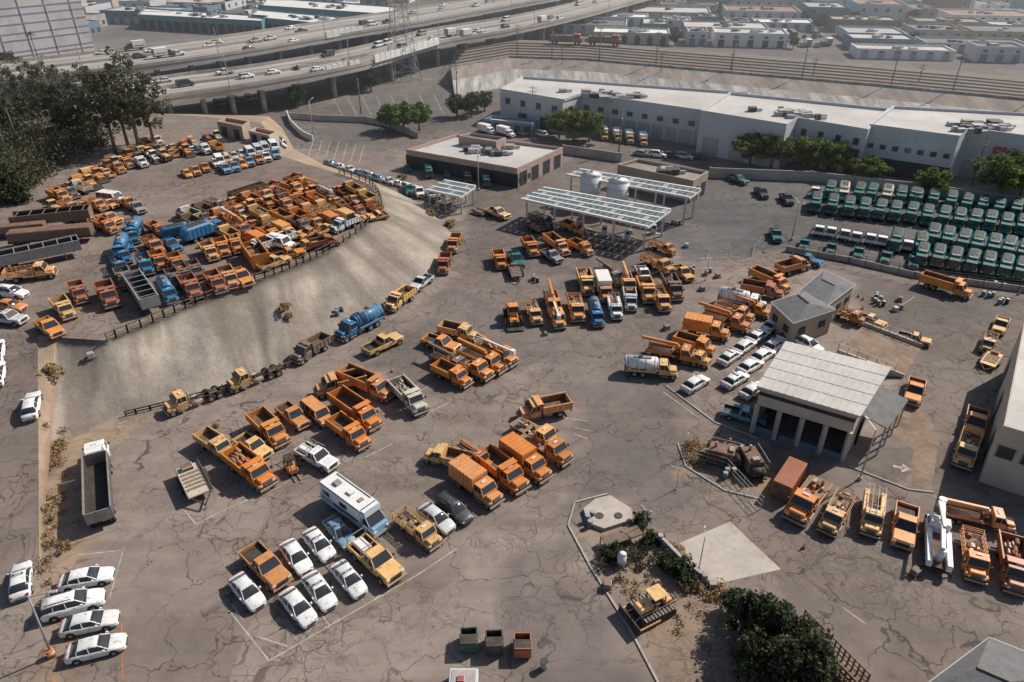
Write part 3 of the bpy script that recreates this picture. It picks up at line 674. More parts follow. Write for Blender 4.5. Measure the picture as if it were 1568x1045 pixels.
V=[# bottom-left cars
('sedan',132,885,10,-2,'W'),('suv',112,924,10,-3,'W',1.08),('sedan',137,953,10,-2,'W'),('sedan',147,991,10,-2.5,'W'),
('patrol',32,888,1,-8,'W'),('sedan',48,618,1,-8,'W'),('suv',-6,535,1,-8,'W'),('sedan',-5,570,1,-8,'W'),('suv',18,447,8,1,'W'),('sedan',15,468,8,1,'O'),('pickup',12,487,8,1,'S'),
('semi',151,730,0,-8,'W',1.0),
# front lot cars
('sedan',378,905,6,8,'W'),('sedan',456,929,6,8,'W'),('patrol',489,904,6,8,'W'),('patrol',534,886,6,8,'W'),
('sedan',453,852,6,8,'W'),('patrol',488,833,6,8,'W'),('patrol',520,814,6,8,'L'),('pickup',407,868,7,7,'O',1.15),('pickupr',576,858,7,6,'Y',1.2),
('rv',543,775,8,6,'L'),('stake',640,809,8,6,'Y',.85),('sedan',668,793,8,6,'S'),('suv',695,779,8,6,'K'),
('chipper',730,740,8,6,'O'),('dump',770,722,8,6,'O',1.05),('chipper',806,704,8,6,'O'),('dump',685,700,-8,-2,'Y',.85),('service',725,697,8,5,'O',.85),
('flat',838,684,9,6,'O'),('flat',822,664,9,5,'O'),('dump',832,626,-9,2,'O'),
('trailer',299,742,4,8,'C',1.15),('dumpload',383,718,8,6,'O',1.05),('dump',330,680,8,5,'Y',.85),('pickup',388,684,8,5,'Y'),('forklift',446,716,4,6,'O'),('pickupr',485,700,8,4,'W',1.05),
('dump',412,657,7,7,'O'),('pickup',449,637,7,6,'O',1.05),('van',486,632,7,6,'O'),('dumpbig',545,628,8,6,'O'),('dump',535,662,8,6,'O',.95),('dumpbig',562,588,9,4,'O'),('dump',520,588,-8,2,'O'),('dumpload',626,607,7,7,'C'),
('dump',475,531,-8,5,'N',.95),('pickup',587,527,8,-4,'Y',1.15),('tanker',549,495,-8,4,'B',1.1),('dump',612,456,-7,4,'Y',.95),
('dump',680,403,-2,6,'R',.9),('dump',695,372,-3,6,'O',.9),('pickup',645,432,-6,4,'S'),
('chassis',298,610,-8,3,'Y'),('chassis',391,576,-8,3,'Y'),
('pickup',676,527,9,3,'O',1.1),('dump',703,508,9,2,'Y',.9),('dump',693,573,9,4,'O',.9),('stake',722,562,9,4,'O'),('crane',740,550,9,4,'O'),('boom',762,540,9,4,'O'),('crane',690,553,9,4,'N',.9),
# central cluster
('loader',785,482,3,8,'O'),('stake',817,478,3,8,'Y',.85),('crane',846,462,3,10,'O'),('boom',853,482,3,10,'O',.9),('stake',882,472,3,10,'O'),('tanker',913,478,3,10,'B',.85),
('dumpload',897,432,3,10,'Y'),('boxt',925,440,3,10,'O',.95),('service',942,470,2,9,'W',.85),('crane',960,432,3,9,'O'),('dump',965,458,2,9,'S',.85),('dump',990,445,3,9,'O'),('stake',1012,458,4,8,'O',.95),
('dumpload',1030,440,4,8,'N'),('pickup',1046,418,6,5,'O'),('stake',1008,405,8,4,'O'),('crane',935,420,8,5,'N',.9),('pickup',985,420,4,8,'W'),
('dump',765,397,3,9,'O',.85),('pickup',790,398,5,9,'T',1.1),('trailer',790,418,3,9,'N'),('dump',812,378,5,8,'O',.9),('dumpbig',853,374,7,5,'O',.9),('dump',890,378,8,4,'O',.85),('stake',830,338,8,4,'N',.95),('pickup',762,327,8,3,'Y',1.1),
('dump',878,348,8,3,'O',.85),('stake',1015,378,9,3,'O',.8),('trailer',820,350,8,4,'N'),('pickup',845,392,8,5,'G'),('trailer',735,325,8,3,'N',.7),
('tankw',998,562,10,1,'Y',.95),('crane',1032,540,10,2,'O'),('dump',1065,527,10,3,'O',.9),('chipper',1083,502,10,2,'O'),('stake',1060,545,10,3,'O',.8),('crane',1112,490,10,3,'O'),('stake',1125,478,10,3,'O',.9),('tankw',1138,460,10,2,'W'),
('dump',1168,445,10,2,'R'),('dumpbig',1180,428,9,4,'O',.9),('dump',1215,408,8,-2,'O'),('pickup',1235,398,8,2,'B'),('crane',1150,470,10,3,'O',.85),
# car pool
('sedan',1185,497,8,-5,'W'),('patrol',1161,514,8,-5,'W'),('sedan',1140,530,8,-5,'W'),('patrol',1118,546,8,-5,'W'),('sedan',1065,587,8,-5,'W'),
('sedan',1207,512,8,-5,'W'),('patrol',1186,528,8,-5,'W'),('sedan',1168,544,8,-5,'W'),('sedan',1149,560,8,-5,'W'),('patrol',1126,581,8,-5,'W'),('sedan',1154,597,8,-5,'W'),('pickup',1140,636,8,2,'L'),('suv',1237,527,6,3,'W'),
# right side
('stake',1300,482,8,3,'O',.8),('pickup',1332,490,8,3,'Y',.9),('pickup',1400,600,-2,9,'O',1.1),('pickup',1400,518,8,2,'Y',.85),
('stake',1515,523,-2,6,'Y',.75),('trailer',1517,553,-4,6,'Y',.9),('pickup',1532,498,-4,8,'Y',.95),('pickup',1493,650,-2,9,'O',1.2),('stake',1481,688,-2,9,'Y',.95),('dumpbig',1450,437,10,3,'O',.95),
('container',1208,733,-4,7,'R',.85),('genset',1110,700,8,2,'N'),('genset',1152,712,4,7,'N'),('genset',1128,690,8,3,'N',.8),
('flat',1237,765,-5,7,'O',1.1),('stake',1281,785,-4,8,'Y',.9),('service',1337,785,-1,8,'Y',.9),('pickup',1385,806,-1,8,'O',1.15),('bucket',1437,825,0,-8,'W',.95),('stake',1492,850,1,8,'O',.9),('dumpload',1552,864,1,8,'R',.95),('crane',1503,790,9,2,'O',.85),
('dozer',998,928,-8,4,'Y',1.0),('dumpster',718,982,0,8,'D'),('dumpster',757,986,0,8,'K'),('dumpster',800,990,0,8,'R'),
# plateau
('pickup',76,502,7,5,'O',1.05),('dump',97,471,5,6,'Y',.85),('dump',120,447,4,7,'R',.85),('dump',165,452,4,8,'R'),('otr',217,448,5,8,'G',1.0),('tanker',256,444,5,8,'B',.85),('dump',292,440,5,8,'R',.95),('dump',330,432,6,8,'R',.9),('pickup',370,425,6,6,'O',1.1),('dump',350,425,6,8,'O',.9),
('rolloff',392,392,5,6,'O',1.15),('van',430,371,9,2,'W'),('pickup',442,390,9,-2,'O'),('pickup',468,378,9,-3,'O'),('dump',495,370,9,-2,'R',.8),('pickup',420,402,8,-3,'Y'),
('otr',82,338,10,-1,'N',1.15),('lowboy',80,362,10,-1,'N'),('otr',60,392,10,-2,'G',1.1),('stake',48,418,9,-1,'O'),('lowboy',20,352,10,-1,'N',.8),
('van',172,304,9,1,'W',1.1),('tanker',205,352,-4,8,'B',.9),('tanker',185,380,-3,8,'B',.95),('refuse',310,352,9,-3,'B',.85),('stake',222,405,3,8,'B',.9),('dump',243,398,5,8,'O',.85),('dump',270,402,5,7,'O',.85),
('dump',190,425,4,8,'N',.85),('refuse',275,350,9,-2,'B',.7),('dump',240,350,8,4,'O',.8),('stake',235,375,6,6,'O',.9),('pickup',262,375,7,5,'B'),('pickup',168,335,8,2,'O'),('pickup',210,318,6,5,'G')]
for r in V: put(*r)
OT='OOOOOYYRNC'
row(285,325,470,282,9,['dump','pickup','stake','crane','dump'],8,3,OT,3,.85,.4)
row(290,338,480,296,9,['dump','pickup','loader','stake'],8,4,OT,3,.85,.4)
row(330,340,540,286,11,['dump','dumpload','pickup','boom'],8,4,OT,3,.85,.4)
row(345,356,560,300,11,['dump','stake','pickup','rolloff'],8,4,'OOYRNB',3,.85,.4)
row(390,362,570,315,9,['dump','pickup','chipper','stake'],8,4,OT,3,.8,.4)
row(400,375,575,330,8,['pickup','dump','pickup'],8,-3,'OOYW',3,.85,.4)
row(380,292,450,270,3,['otr','dump','rolloff'],9,-3,'NRN',3,.7)
row(320,385,360,372,3,['dump','stake'],5,8,'O',2,.85)
row(265,425,300,412,3,['dump'],5,8,'ON',2,.8)
row(185,405,205,345,5,['stake','pickup','tanker'],4,8,'OBB',2,.8)
row(90,300,210,242,9,['pickup','dump','loader','stake'],8,3,OT,4,.9,.4)
row(105,285,240,215,10,['pickup','dump','stake','loader'],8,3,OT,4,.9,.4)
row(140,262,330,208,12,['dump','loader','pickup','dozer'],7,3,OT,4,.85,.4)
row(215,245,330,222,8,['pickup','loader','dump'],7,3,'OOYW',4,.85,.4)
row(85,318,190,310,6,['pickup','stake','loader'],8,3,'OYO',3,.85,.4)
row(120,335,160,345,3,['dump','pickup'],8,3,'O',2,.85)
row(285,265,345,245,5,['pickup','sedan'],5,5,'OOW',2,.9)
row(335,245,430,220,9,['sedan','suv','van'],5,6,'WWWS',1,.95)
row(345,258,420,236,7,['sedan','pickup','suv'],5,6,'WWLO',1,.95)
# teal fleet
row(1250,290,1400,300,8,['refuse','refuse','cabover'],-2,8,'TTTC',1.5,.85)
row(1405,301,1580,322,8,['refuse'],-2,8,'T',1.5,.85)
row(1250,310,1590,347,15,['refuse'],-2,8,'T',1.3,.85)
row(1256,348,1410,374,9,['cabover','refuse','cabover'],-2,8,'T',1.3,.85)
row(1428,360,1590,388,8,['refuse'],-2,8,'T',1.3,.85)
row(1412,388,1590,414,8,['refuse','refuse'],-2,8,'T',1.3,.8)
row(1232,374,1400,400,5,['pickup'],-2,8,'TTK',1,.9)
row(1165,295,1205,305,2,['pickup'],5,6,'TK',1)
put('pickup',1188,360,3,7,'T'); put('pickup',1130,275,8,3,'T')
row(625,257,775,275,6,['refuse','pickup','pickup'],3,8,'TTK',2,.7); row(625,290,660,298,3,['pickup'],4,8,'TW',1)
row(985,235,1070,240,5,['sedan','suv'],8,1,'KWSG',2)
row(505,250,640,290,10,['sedan','suv','pickup'],8,3,'WWSL',1,.85)
row(925,204,985,212,4,['boxt'],3,7,'Y',1,.85); row(1345,242,1430,250,6,['refuse','boxt'],2,7,'BBW',1,.8)
row(745,197,830,204,4,['boxt','van'],8,2,'LWB',2,.8)
row(330,160,390,150,7,['sedan','van'],3,8,'WKS',2)
# ------------------------------------------------------------------ setting materials
M=dict(
 white=mk('painted_white_wall',(.52,.53,.54),.8,var=.10,scale=.1,world=True,fine=.8),
 cream=mk('cream_stucco',(.48,.43,.36),.85,var=.14,scale=.3,world=True),
 pink=mk('pink_stucco',(.42,.31,.275),.85,var=.12,scale=.3,world=True),
 roofw=mk('white_membrane_roof',(.50,.475,.445),.85,var=.16,scale=.09,world=True,fine=1.2,dirt=(.36,.33,.29),dl=.56),
 roofb=mk('tar_roof',(.28,.245,.21),.9,var=.22,scale=.2,world=True),
 roofg=mk('grey_shingle_roof',(.15,.15,.15),.9,var=.2,scale=.8,world=True,fine=5,bump=.3),
 conc=mk('concrete',(.36,.33,.30),.9,var=.2,scale=.25,world=True,fine=2,bump=.2),
 concl=mk('pale_concrete_pad',(.43,.385,.33),.9,var=.2,scale=.2,world=True,fine=1.5,dirt=(.29,.245,.2),dl=.54),
 dark=mk('dark_opening',(.035,.035,.038),.8),
 steel=mk('galvanised_steel',(.38,.39,.40),.5,.3,var=.1),
 blackm=mk('dark_metal',(.055,.05,.045),.6,var=.2),
 paintl=mk('road_marking_paint',(.46,.42,.37),.85,var=.35,scale=.6,world=True,fine=4,dirt=(.25,.205,.175),dl=.44),
 wood=mk('weathered_wood',(.17,.12,.09),.9,var=.3),
 bark=mk('tree_bark',(.18,.14,.105),.95,var=.3),
 panel=mk('canopy_roof_panel',(.13,.17,.17),.4,var=.2),
 brown=mk('brown_metal_siding',(.21,.145,.10),.8,var=.25,scale=.4),
 blue=mk('blue_painted_wall',(.12,.19,.25),.7,var=.15),
 red=mk('red_roof',(.42,.07,.045),.7,var=.15),
 glass=mk('window_glass',(.05,.06,.07),.15,var=.2),
 ballast=mk('railway_ballast',(.18,.145,.12),.95,var=.25,scale=.2,world=True,fine=2),
 tan=mk('tan_wall',(.36,.29,.22),.85,var=.15,scale=.2,world=True),
 orangew=mk('orange_marker',(.55,.17,.04),.7),
 rampm=mk('earth_stained_ramp',(.21,.15,.11),.95,var=.35,scale=.3,world=True,fine=2,dirt=(.33,.25,.18)),
 deckm=mk('highway_deck_concrete',(.37,.34,.31),.9,var=.14,scale=.06,world=True,fine=.8,stretch=(1,1,1)),
 teal=mk('teal_wall',(.10,.22,.24),.8,var=.15),
 rust=mk('rusty_roof',(.26,.16,.12),.85,var=.3,scale=.2,world=True),
 bright=mk('bright_white_roof',(.72,.71,.69),.8,var=.1,scale=.1,world=True),
 tank=mk('white_tank_paint',(.70,.69,.66),.5,var=.06,scale=.4))
ML=list(M.values()); MI={k:i for i,k in enumerate(M)}
def mbobj(b,name): return obj(name,b.mesh(name,ML))
def sheet(name,pix,z,mat,jit=0):
    b=MB(); pts=[G(u,v,z) for u,v in pix]
    b.face([(p.x,p.y,z) for p in pts],MI[mat]); return mbobj(b,name)
def polyb(name,pts,h,wall='white',roof='roofw',z0=0,par=.7,feats=(),units=0,rng_=None):
    b=MB(); n=len(pts); cx=sum(p[0] for p in pts)/n; cy=sum(p[1] for p in pts)/n
    P3=[Vector((p[0],p[1],0)) for p in pts]; C=Vector((cx,cy,0))
    ins=[p+(C-p).normalized()*.5 for p in P3]
    Z=lambda p,z:(p.x,p.y,z)
    for i in range(n):
        a,c=P3[i],P3[(i+1)%n]; ai,ci=ins[i],ins[(i+1)%n]
        b.face([Z(a,z0-.1),Z(c,z0-.1),Z(c,h),Z(a,h)],MI[wall]); b.face([Z(a,h),Z(c,h),Z(ci,h),Z(ai,h)],MI[wall]); b.face([Z(ai,h),Z(ci,h),Z(ci,h-par),Z(ai,h-par)],MI[wall])
    b.face([(p.x,p.y,h-par) for p in ins],MI[roof])
    def panel(i,t,w,za,zb,m,pr=.05):
        a,c=P3[i],P3[(i+1)%n]; d=(c-a); ln=d.length; d.normalize(); nrm=Vector((d.y,-d.x,0))
        if nrm.dot((a+c)/2-C)<0: nrm=-nrm
        q=a+d*(t*ln); e=q+nrm*pr
        A=q-d*w/2-nrm*.05; B=q+d*w/2-nrm*.05; Cc=e+d*w/2; D=e-d*w/2
        b.hexa([(p.x,p.y,za) for p in (A,B,Cc,D)]+[(p.x,p.y,zb) for p in (A,B,Cc,D)],MI[m])
    for f in feats:
        i,cnt,w,za,zb,m=f[:6]; t0,t1=(f[6],f[7]) if len(f)>6 else (0,1)
        for k in range(cnt):
            t=t0+(t1-t0)*(k+.5)/cnt
            panel(i,t,w+.3,za-.0 if za<=z0+.1 else za-.15,zb+.15,wall if m=='dark' else 'conc',.04); panel(i,t,w,za,zb,m,.07)
    rr=rng_ or R
    for k in range(units):
        wts=[rr.random()**1.0+.15 for _ in range(n)]; s=sum(wts)
        x=sum(w*p.x for w,p in zip(wts,ins))/s; y=sum(w*p.y for w,p in zip(wts,ins))/s
        s=rr.uniform(.6,1.5); zz=h-par
        b.box(x-s,x+s,y-s*.7,y+s*.7,zz,zz+rr.uniform(.8,1.4),MI[rr.choice(['steel','conc','blackm'])],.05)
        b.box(x+s,x+s+1.5,y-.3,y+.3,zz+.2,zz+.7,MI['steel'])
    return mbobj(b,name)
def pb(name,pix,h,**k): return polyb(name,[G(u,v,h)[:2] for u,v in pix],h,**k)
# warehouse complex
pb('warehouse_building',[(766,136),(862,152),(889,142),(1100,172),(1150,142),(800,117)],9.5,units=26,feats=[(0,4,1.6,5.5,7.2,'glass'),(0,2,3,0,3.6,'dark',.2,.9),(2,9,1.6,5,6.2,'glass'),(2,9,3,0,3.6,'steel',.05,.95),(5,3,3,0,4,'dark')])
pb('warehouse_building',[(1074,169),(1205,190),(1222,180),(1330,198),(1362,166),(1118,141)],11,units=22,feats=[(0,3,4,0,4.5,'steel'),(0,2,1.4,6.5,7.8,'glass',.6,1),(2,4,2.6,0,6,'dark'),(2,4,1.2,7,8.5,'glass'),(5,5,2,6,7,'glass')])
pb('warehouse_building',[(1332,190),(1470,208),(1484,196),(1640,216),(1700,180),(1368,162)],11.4,units=22,feats=[(0,6,3.4,0,4,'dark'),(0,7,1.2,6,7,'glass'),(2,4,3,0,4,'steel')])
tcv=bpy.data.curves.new('wall_sign','FONT'); tcv.body='SK'; tcv.size=4.2; tcv.extrude=.12; tcv.offset=.12
a=G(1484,196,11.4); c=G(1640,216,11.4); d=(c-a); d.z=0; d.normalize(); o=bpy.data.objects.new('wall_sign',tcv); sc.collection.objects.link(o)
pp=a+d*((c-a).length*.30); mt=Matrix((d,Vector((0,0,1)),d.cross(Vector((0,0,1))))).transposed().to_4x4(); mt.translation=Vector((pp.x,pp.y,5.2))+d.cross(Vector((0,0,1)))*.2; o.matrix_world=mt; tcv.materials.append(M['red'])
pb('garage_building',[(622,229),(792,258),(862,226),(700,205)],4.6,wall='pink',roof='roofw',units=14,feats=[(0,10,3.4,0,3.2,'dark'),(1,4,3,0,3.3,'dark'),(1,3,1.2,.9,2.2,'glass',0,.3)])
pb('rooftop_penthouse',[(702,208),(760,217),(775,211),(720,203)],6.2,z0=3.9,wall='pink',roof='roofb')
pb('office_building',[(946,252),(1062,277),(1085,263),(975,243)],5,wall='tan',roof='roofb',units=3,feats=[(0,8,1.6,1,3,'glass'),(1,2,2.5,0,3.2,'dark')])
pb('storage_shed',[(740,182),(815,190),(825,184),(752,177)],3.5,wall='blue',roof='roofw',feats=[(0,5,2,0,2.6,'dark')])
pb('storage_shed',[(332,186),(370,194),(382,186),(345,180)],9.5,z0=6,wall='tan',roof='rust',feats=[(0,2,2,6,8.5,'dark')])
pb('storage_shed',[(380,200),(412,208),(425,202),(392,195)],8.6,z0=5.5,wall='cream',roof='red',feats=[(0,2,2,6,8,'dark')])
pb('workshop_building',[(1568,495),(1537,652),(1700,700),(1720,520)],8,wall='cream',roof='roofw',units=3,feats=[(0,3,3,0,4,'dark'),(1,4,1.6,4,5.5,'glass')])
# white open shed
def open_shed():
    h=7.0; q=[G(u,v,h) for u,v in ((1167,590),(1312,632),(1357,565),(1207,528))]
    b=MB(); FL,FR,BRr,BL=[Vector((p.x,p.y,0)) for p in q]
    def Z(p,z): return (p.x,p.y,z)
    ex=(FR-FL).normalized(); ey=(BL-FL).normalized()
    o=.5; A=FL-ex*o-ey*o;B=FR+ex*o-ey*o;C=BRr+ex*o+ey*o;D=BL-ex*o+ey*o
    b.hexa([Z(A,h-.25),Z(B,h-.25),Z(C,h-.1),Z(D,h-.1),Z(A,h),Z(B,h),Z(C,h+.15),Z(D,h+.15)],MI['roofw'])
    for k in range(1,14):
        a=A.lerp(B,k/14);c=D.lerp(C,k/14); b.beam(Z(a,h+.03),Z(c,h+.18),.1,.08,MI['roofw'])
    for k in range(1,5):
        a=A.lerp(D,k/5);c=B.lerp(C,k/5); b.beam(Z(a,h+.02+.03*k),Z(c,h+.02+.03*k),.08,.05,MI['conc'])
    def wall(a,c,z0,z1,m='cream',th=.25): b.beam(Z(a,(z0+z1)/2),Z(c,(z0+z1)/2),th,z1-z0,MI[m])
    wall(FL,FR,4.2,h-.26); wall(FL,FL.lerp(FR,.25),0,1.0,'blue'); wall(FL.lerp(FR,.3),FR,0,.8,'blue')
    for k in range(5):
        p=FL.lerp(FR,k/4)-ey*.08; b.beam(Z(p,0),Z(p,4.2),.45,.45,MI['cream'])
    for k in range(8):
        p=FL.lerp(FR,(k+.5)/8)-ey*.14; b.beam(Z(p-ex*.8,5.9),Z(p+ex*.8,5.9),.06,.5,MI['dark'])
    wall(BL,BRr,0,h-.12,'cream'); wall(FL,BL,0,h-.3); wall(FR+ey*.3,BRr,0,h-.3)
    p0=FR.lerp(BRr,.5); b.beam(Z(p0+ex*.16-ey*2,1.5),Z(p0+ex*.16+ey*2,1.5),.06,3,MI['dark'])
    E=FR+ex*3.4+ey*3;F_=BRr+ex*3.4-ey*1; G1=FR+ex*.2+ey*3;H1=BRr+ex*.2-ey*1
    b.hexa([Z(G1,4.9),Z(E,4.0),Z(F_,4.0),Z(H1,4.9),Z(G1,5.02),Z(E,4.12),Z(F_,4.12),Z(H1,5.02)],MI['roofg'])
    for k in range(4): p=E.lerp(F_,k/3)-ex*.2; b.beam(Z(p,0),Z(p,4.0),.15,.15,MI['steel'])
    mbobj(b,'open_bay_shed')
open_shed()
def hip(name,pix,h,rise,wall='tan',roof='roofg',z0=0):
    q=[G(u,v,h) for u,v in pix]; b=MB(); C=sum(q,Vector())/4
    ov=[C+(p-C)*1.06 for p in q]
    m1=(q[0]+q[3])/2;m2=(q[1]+q[2])/2; r1=m1.lerp(m2,.28);r2=m1.lerp(m2,.72)
    r1=Vector((r1.x,r1.y,h+rise));r2=Vector((r2.x,r2.y,h+rise))
    for i in range(4):
        a,c=q[i],q[(i+1)%4]; b.face([(a.x,a.y,z0),(c.x,c.y,z0),(c.x,c.y,h),(a.x,a.y,h)],MI[wall])
    for f in ([ov[0],ov[1],r2,r1],[ov[1],ov[2],r2],[ov[2],ov[3],r1,r2],[ov[3],ov[0],r1]): b.face([tuple(p) for p in f],MI[roof])
    b.face([(p.x,p.y,h-.12) for p in ov],MI['wood'])
    b.beam(r1+Vector((0,0,.03)),r2+Vector((0,0,.03)),.25,.1,MI['blackm'])
    for i in range(4):
        a,c=ov[i],ov[(i+1)%4]; b.beam((a.x,a.y,h-.06),(c.x,c.y,h-.06),.08,.14,MI['white'])
        a,c=q[i],q[(i+1)%4]; d=(c-a);ln=d.length
        for k in range(int(ln/3)):
            p=a+d*((k+.5)/max(1,int(ln/3))); dd=d.normalized(); b.beam((p.x-dd.x*.6,p.y-dd.y*.6,h*.55),(p.x+dd.x*.6,p.y+dd.y*.6,h*.55),.34,1.0,MI['dark'])
    return mbobj(b,name)
hip('grey_roof_office',[(1183,463),(1216,494),(1277,474),(1236,446)],4.2,1.2)
hip('grey_roof_office',[(1228,444),(1268,466),(1308,436),(1262,415)],4.4,.8)
hip('gatehouse',[(1388,1075),(1500,1130),(1640,1030),(1515,980)],4.5,1.5,wall='cream')
def ramp():
    A,B,C,D=[G(1282,540,3.0),G(1383,578,0.03),G(1412,532,0.03),G(1322,498,3.0)]
    b=MB()
    b.face([tuple(A),tuple(B),tuple(C),tuple(D)],MI['rampm'])
    b.face([(A.x,A.y,0),(B.x,B.y,0),tuple(B),tuple(A)],MI['conc']); b.face([(D.x,D.y,0),(C.x,C.y,0),tuple(C),tuple(D)],MI['conc']); b.face([(A.x,A.y,0),(D.x,D.y,0),tuple(D),tuple(A)],MI['conc'])
    for p,q in ((A,B),(D,C)):
        b.beam(p+Vector((0,0,.2)),q+Vector((0,0,.2)),.35,.6,MI['conc'])
        for k in range(7): w=p.lerp(q,k/7); b.beam(w+Vector((0,0,.4)),w+Vector((0,0,1.4)),.08,.08,MI['steel'])
        b.beam(p+Vector((0,0,1.4)),q.lerp(p,1/7)+Vector((0,0,1.4)),.06,.06,MI['steel'])
    mbobj(b,'loading_ramp')
ramp()
def canopy(name,pix,h,nl,nw,mat='panel'):
    q=[G(u,v,h) for u,v in pix]; b=MB()
    P_=lambda s,t: q[0].lerp(q[1],s).lerp(q[3].lerp(q[2],s),t)
    for i in range(nl):
        for j in range(nw):
            s0,s1=(i+.1)/nl,(i+.9)/nl; t0,t1=(j+.2)/nw,(j+.8)/nw
            b.hexa([tuple(P_(s,t)+Vector((0,0,dz))) for dz in (-.03,.05) for s,t in ((s0,t0),(s1,t0),(s1,t1),(s0,t1))],MI[mat if (i*3+j)%5 else 'steel'])
    for j in range(nw+1): b.beam(P_(0,j/nw)-Vector((0,0,.1)),P_(1,j/nw)-Vector((0,0,.1)),.5,.4,MI['tank'])
    for i in range(0,nl+1,2): b.beam(P_(i/nl,0)-Vector((0,0,.35)),P_(i/nl,1)-Vector((0,0,.35)),.25,.3,MI['white'])
    for i in range(0,5):
        for t in (.1,.9):
            p=P_(.03+.94*i/4,t); b.beam((p.x,p.y,0),(p.x,p.y,h-.4),.35,.35,MI['white'])
    mbobj(b,name)
canopy('fuel_station_canopy',[(798,304),(992,347),(1027,321),(832,287)],5.4,20,4)
canopy('fuel_station_canopy',[(868,267),(1056,302),(1073,290),(888,259)],6.2,18,2)
canopy('fuel_station_canopy',[(652,290),(705,301),(728,285),(680,276)],4,8,3)
for u,v in ((903,316),(944,326)):
    p=G(u,v); t=MB(); t.cyl((p.x,p.y,0),(p.x,p.y,7.0),2.2,MI['tank'],24); t.cyl((p.x,p.y,7.0),(p.x,p.y,7.6),2.2,MI['tank'],24,r2=.4); t.cyl((p.x,p.y,7.5),(p.x,p.y,7.9),.3,MI['steel'],10)
    for k in range(11): t.beam((p.x-2.35,p.y-.3,.4+k*.6),(p.x-2.35,p.y+.3,.4+k*.6),.05,.05,MI['steel'])
    for z in (1.5,3.5,5.5,6.9): t.cyl((p.x,p.y,z),(p.x,p.y,z+.08),2.23,MI['steel'],24)
    mbobj(t,'storage_tank')
for u,v in ((890,352),(925,360),(960,367),(1000,358)):
    b=MB(); p=G(u,v); b.box(p.x-2,p.x+2,p.y-.6,p.y+.6,0,.15,MI['conc'],.03); b.box(p.x-.5,p.x+.5,p.y-.35,p.y+.35,.15,1.9,MI['white'],.05); b.box(p.x-.35,p.x+.35,p.y-.37,p.y-.35,1.2,1.7,MI['dark'])
    mbobj(b,'fuel_pump_island')
# ------------------------------------------------------------------ walls / fences
def wall(name,pix,h,th,mat,z=0,terrain=False,cap=True):
    b=MB(); pts=[(drop(u,v)[0] if terrain else G(u,v,z)) for u,v in pix]
    for a,c in zip(pts,pts[1:]):
        b.beam(a+Vector((0,0,h/2)),c+Vector((0,0,h/2)),th,h,MI[mat])
    for p in pts: b.beam(p,p+Vector((0,0,h+.12)),th*1.4,th*1.4,MI[mat])
    return mbobj(b,name)
def fence(name,pts,h,gap,mat,rails=2,post=.12,rw=.06):
    b=MB()
    for a,c in zip(pts,pts[1:]):
        n=max(1,int((c-a).length/gap))
        for k in range(n+1): p=a.lerp(c,k/n); b.beam(p-Vector((0,0,.1)),p+Vector((0,0,h)),post,post,MI[mat])
        for r in range(rails):
            z=h*(r+1)/rails-.06; b.beam(a+Vector((0,0,z)),c+Vector((0,0,z)),rw,rw*2,MI[mat])
    return mbobj(b,name)
edge=cr(TW[4:17],4)
fence('guardrail_fence',edge,1.2,2.4,'wood',2,.16,.07)
foot=[p for p in cr(BW[4:9],3)]
fence('slope_foot_guardrail',[Vector((p.x,p.y,0))+Vector((.8,-.6,0)) for p in foot],.8,2.4,'wood',2,.16,.09)
wall('concrete_wall',[(440,178),(446,192),(462,208),(478,216)],1.6,.4,'white')
wall('concrete_wall',[(445,182),(500,186),(560,188),(590,193),(640,212)],1.8,.3,'conc')
wall('concrete_wall',[(862,235),(950,248)],2.2,.3,'conc')
wall('concrete_wall',[(1086,272),(1240,278),(1400,296),(1700,338)],2.4,.3,'conc')
wall('retaining_wall',[(1205,385),(1300,402),(1400,425),(1700,465)],1.0,.35,'conc')
fence('chain_link_fence',[G(u,v,1.0) for u,v in ((1205,384),(1300,401),(1400,424),(1700,464))],1.8,2.4,'blackm',4,.09,.03)
fence('chain_link_fence',[G(u,v) for u,v in ((1030,395),(1080,397),(1150,393),(1165,375))],1.8,3,'steel',3,.07,.03)
fence('chain_link_fence',[G(u,v) for u,v in ((500,270),(600,290),(680,320),(740,335))],1.6,3,'steel',2,.07,.03)
fence('chain_link_fence',[G(u,v) for u,v in ((1165,780),(1110,720),(1060,705))],1.8,2.5,'steel',3,.07,.03)
wall('low_kerb_wall',[(1010,832),(1045,868),(1077,893)],1.1,.35,'conc')
wall('low_kerb_wall',[(1077,893),(1090,900)],.7,.5,'conc')
def kerb(pix,w=.25,h=.13,name='kerb',mat='conc'):
    b=MB(); pts=[G(u,v) for u,v in pix]
    for a,c in zip(pts,pts[1:]): b.beam(a+Vector((0,0,h/2)),c+Vector((0,0,h/2)),w,h,MI[mat])
    mbobj(b,name)
kerb([(1038,680),(1050,715),(1110,752),(1165,765)],.18); kerb([(1020,592),(1095,648),(1160,672)],.18); kerb([(870,805),(905,870),(965,965),(1015,1060)],.2)
kerb([(870,805),(880,770),(930,757)],.18); kerb([(1300,715),(1390,750),(1430,755)],.18)
sheet('concrete_pad',[(1040,832),(1118,799),(1196,872),(1082,898)],.02,'concl')
sheet('concrete_path',[(1330,640),(1400,615),(1440,665),(1425,755),(1385,745),(1400,690)],.008,'rampm')
b=MB(); q=[G(u,v) for u,v in ((893,783),(912,768),(934,763),(966,783),(968,800),(925,814),(900,805))]
b.face([(p.x,p.y,.45) for p in q],MI['concl'])
for a,c in zip(q,q[1:]+q[:1]): b.face([(a.x,a.y,0),(c.x,c.y,0),(c.x,c.y,.45),(a.x,a.y,.45)],MI['conc'])
for u,v in ((918,790),(947,790)): p=G(u,v,.45); b.cyl((p.x,p.y,.45),(p.x,p.y,.52),.45,MI['blackm'],14)
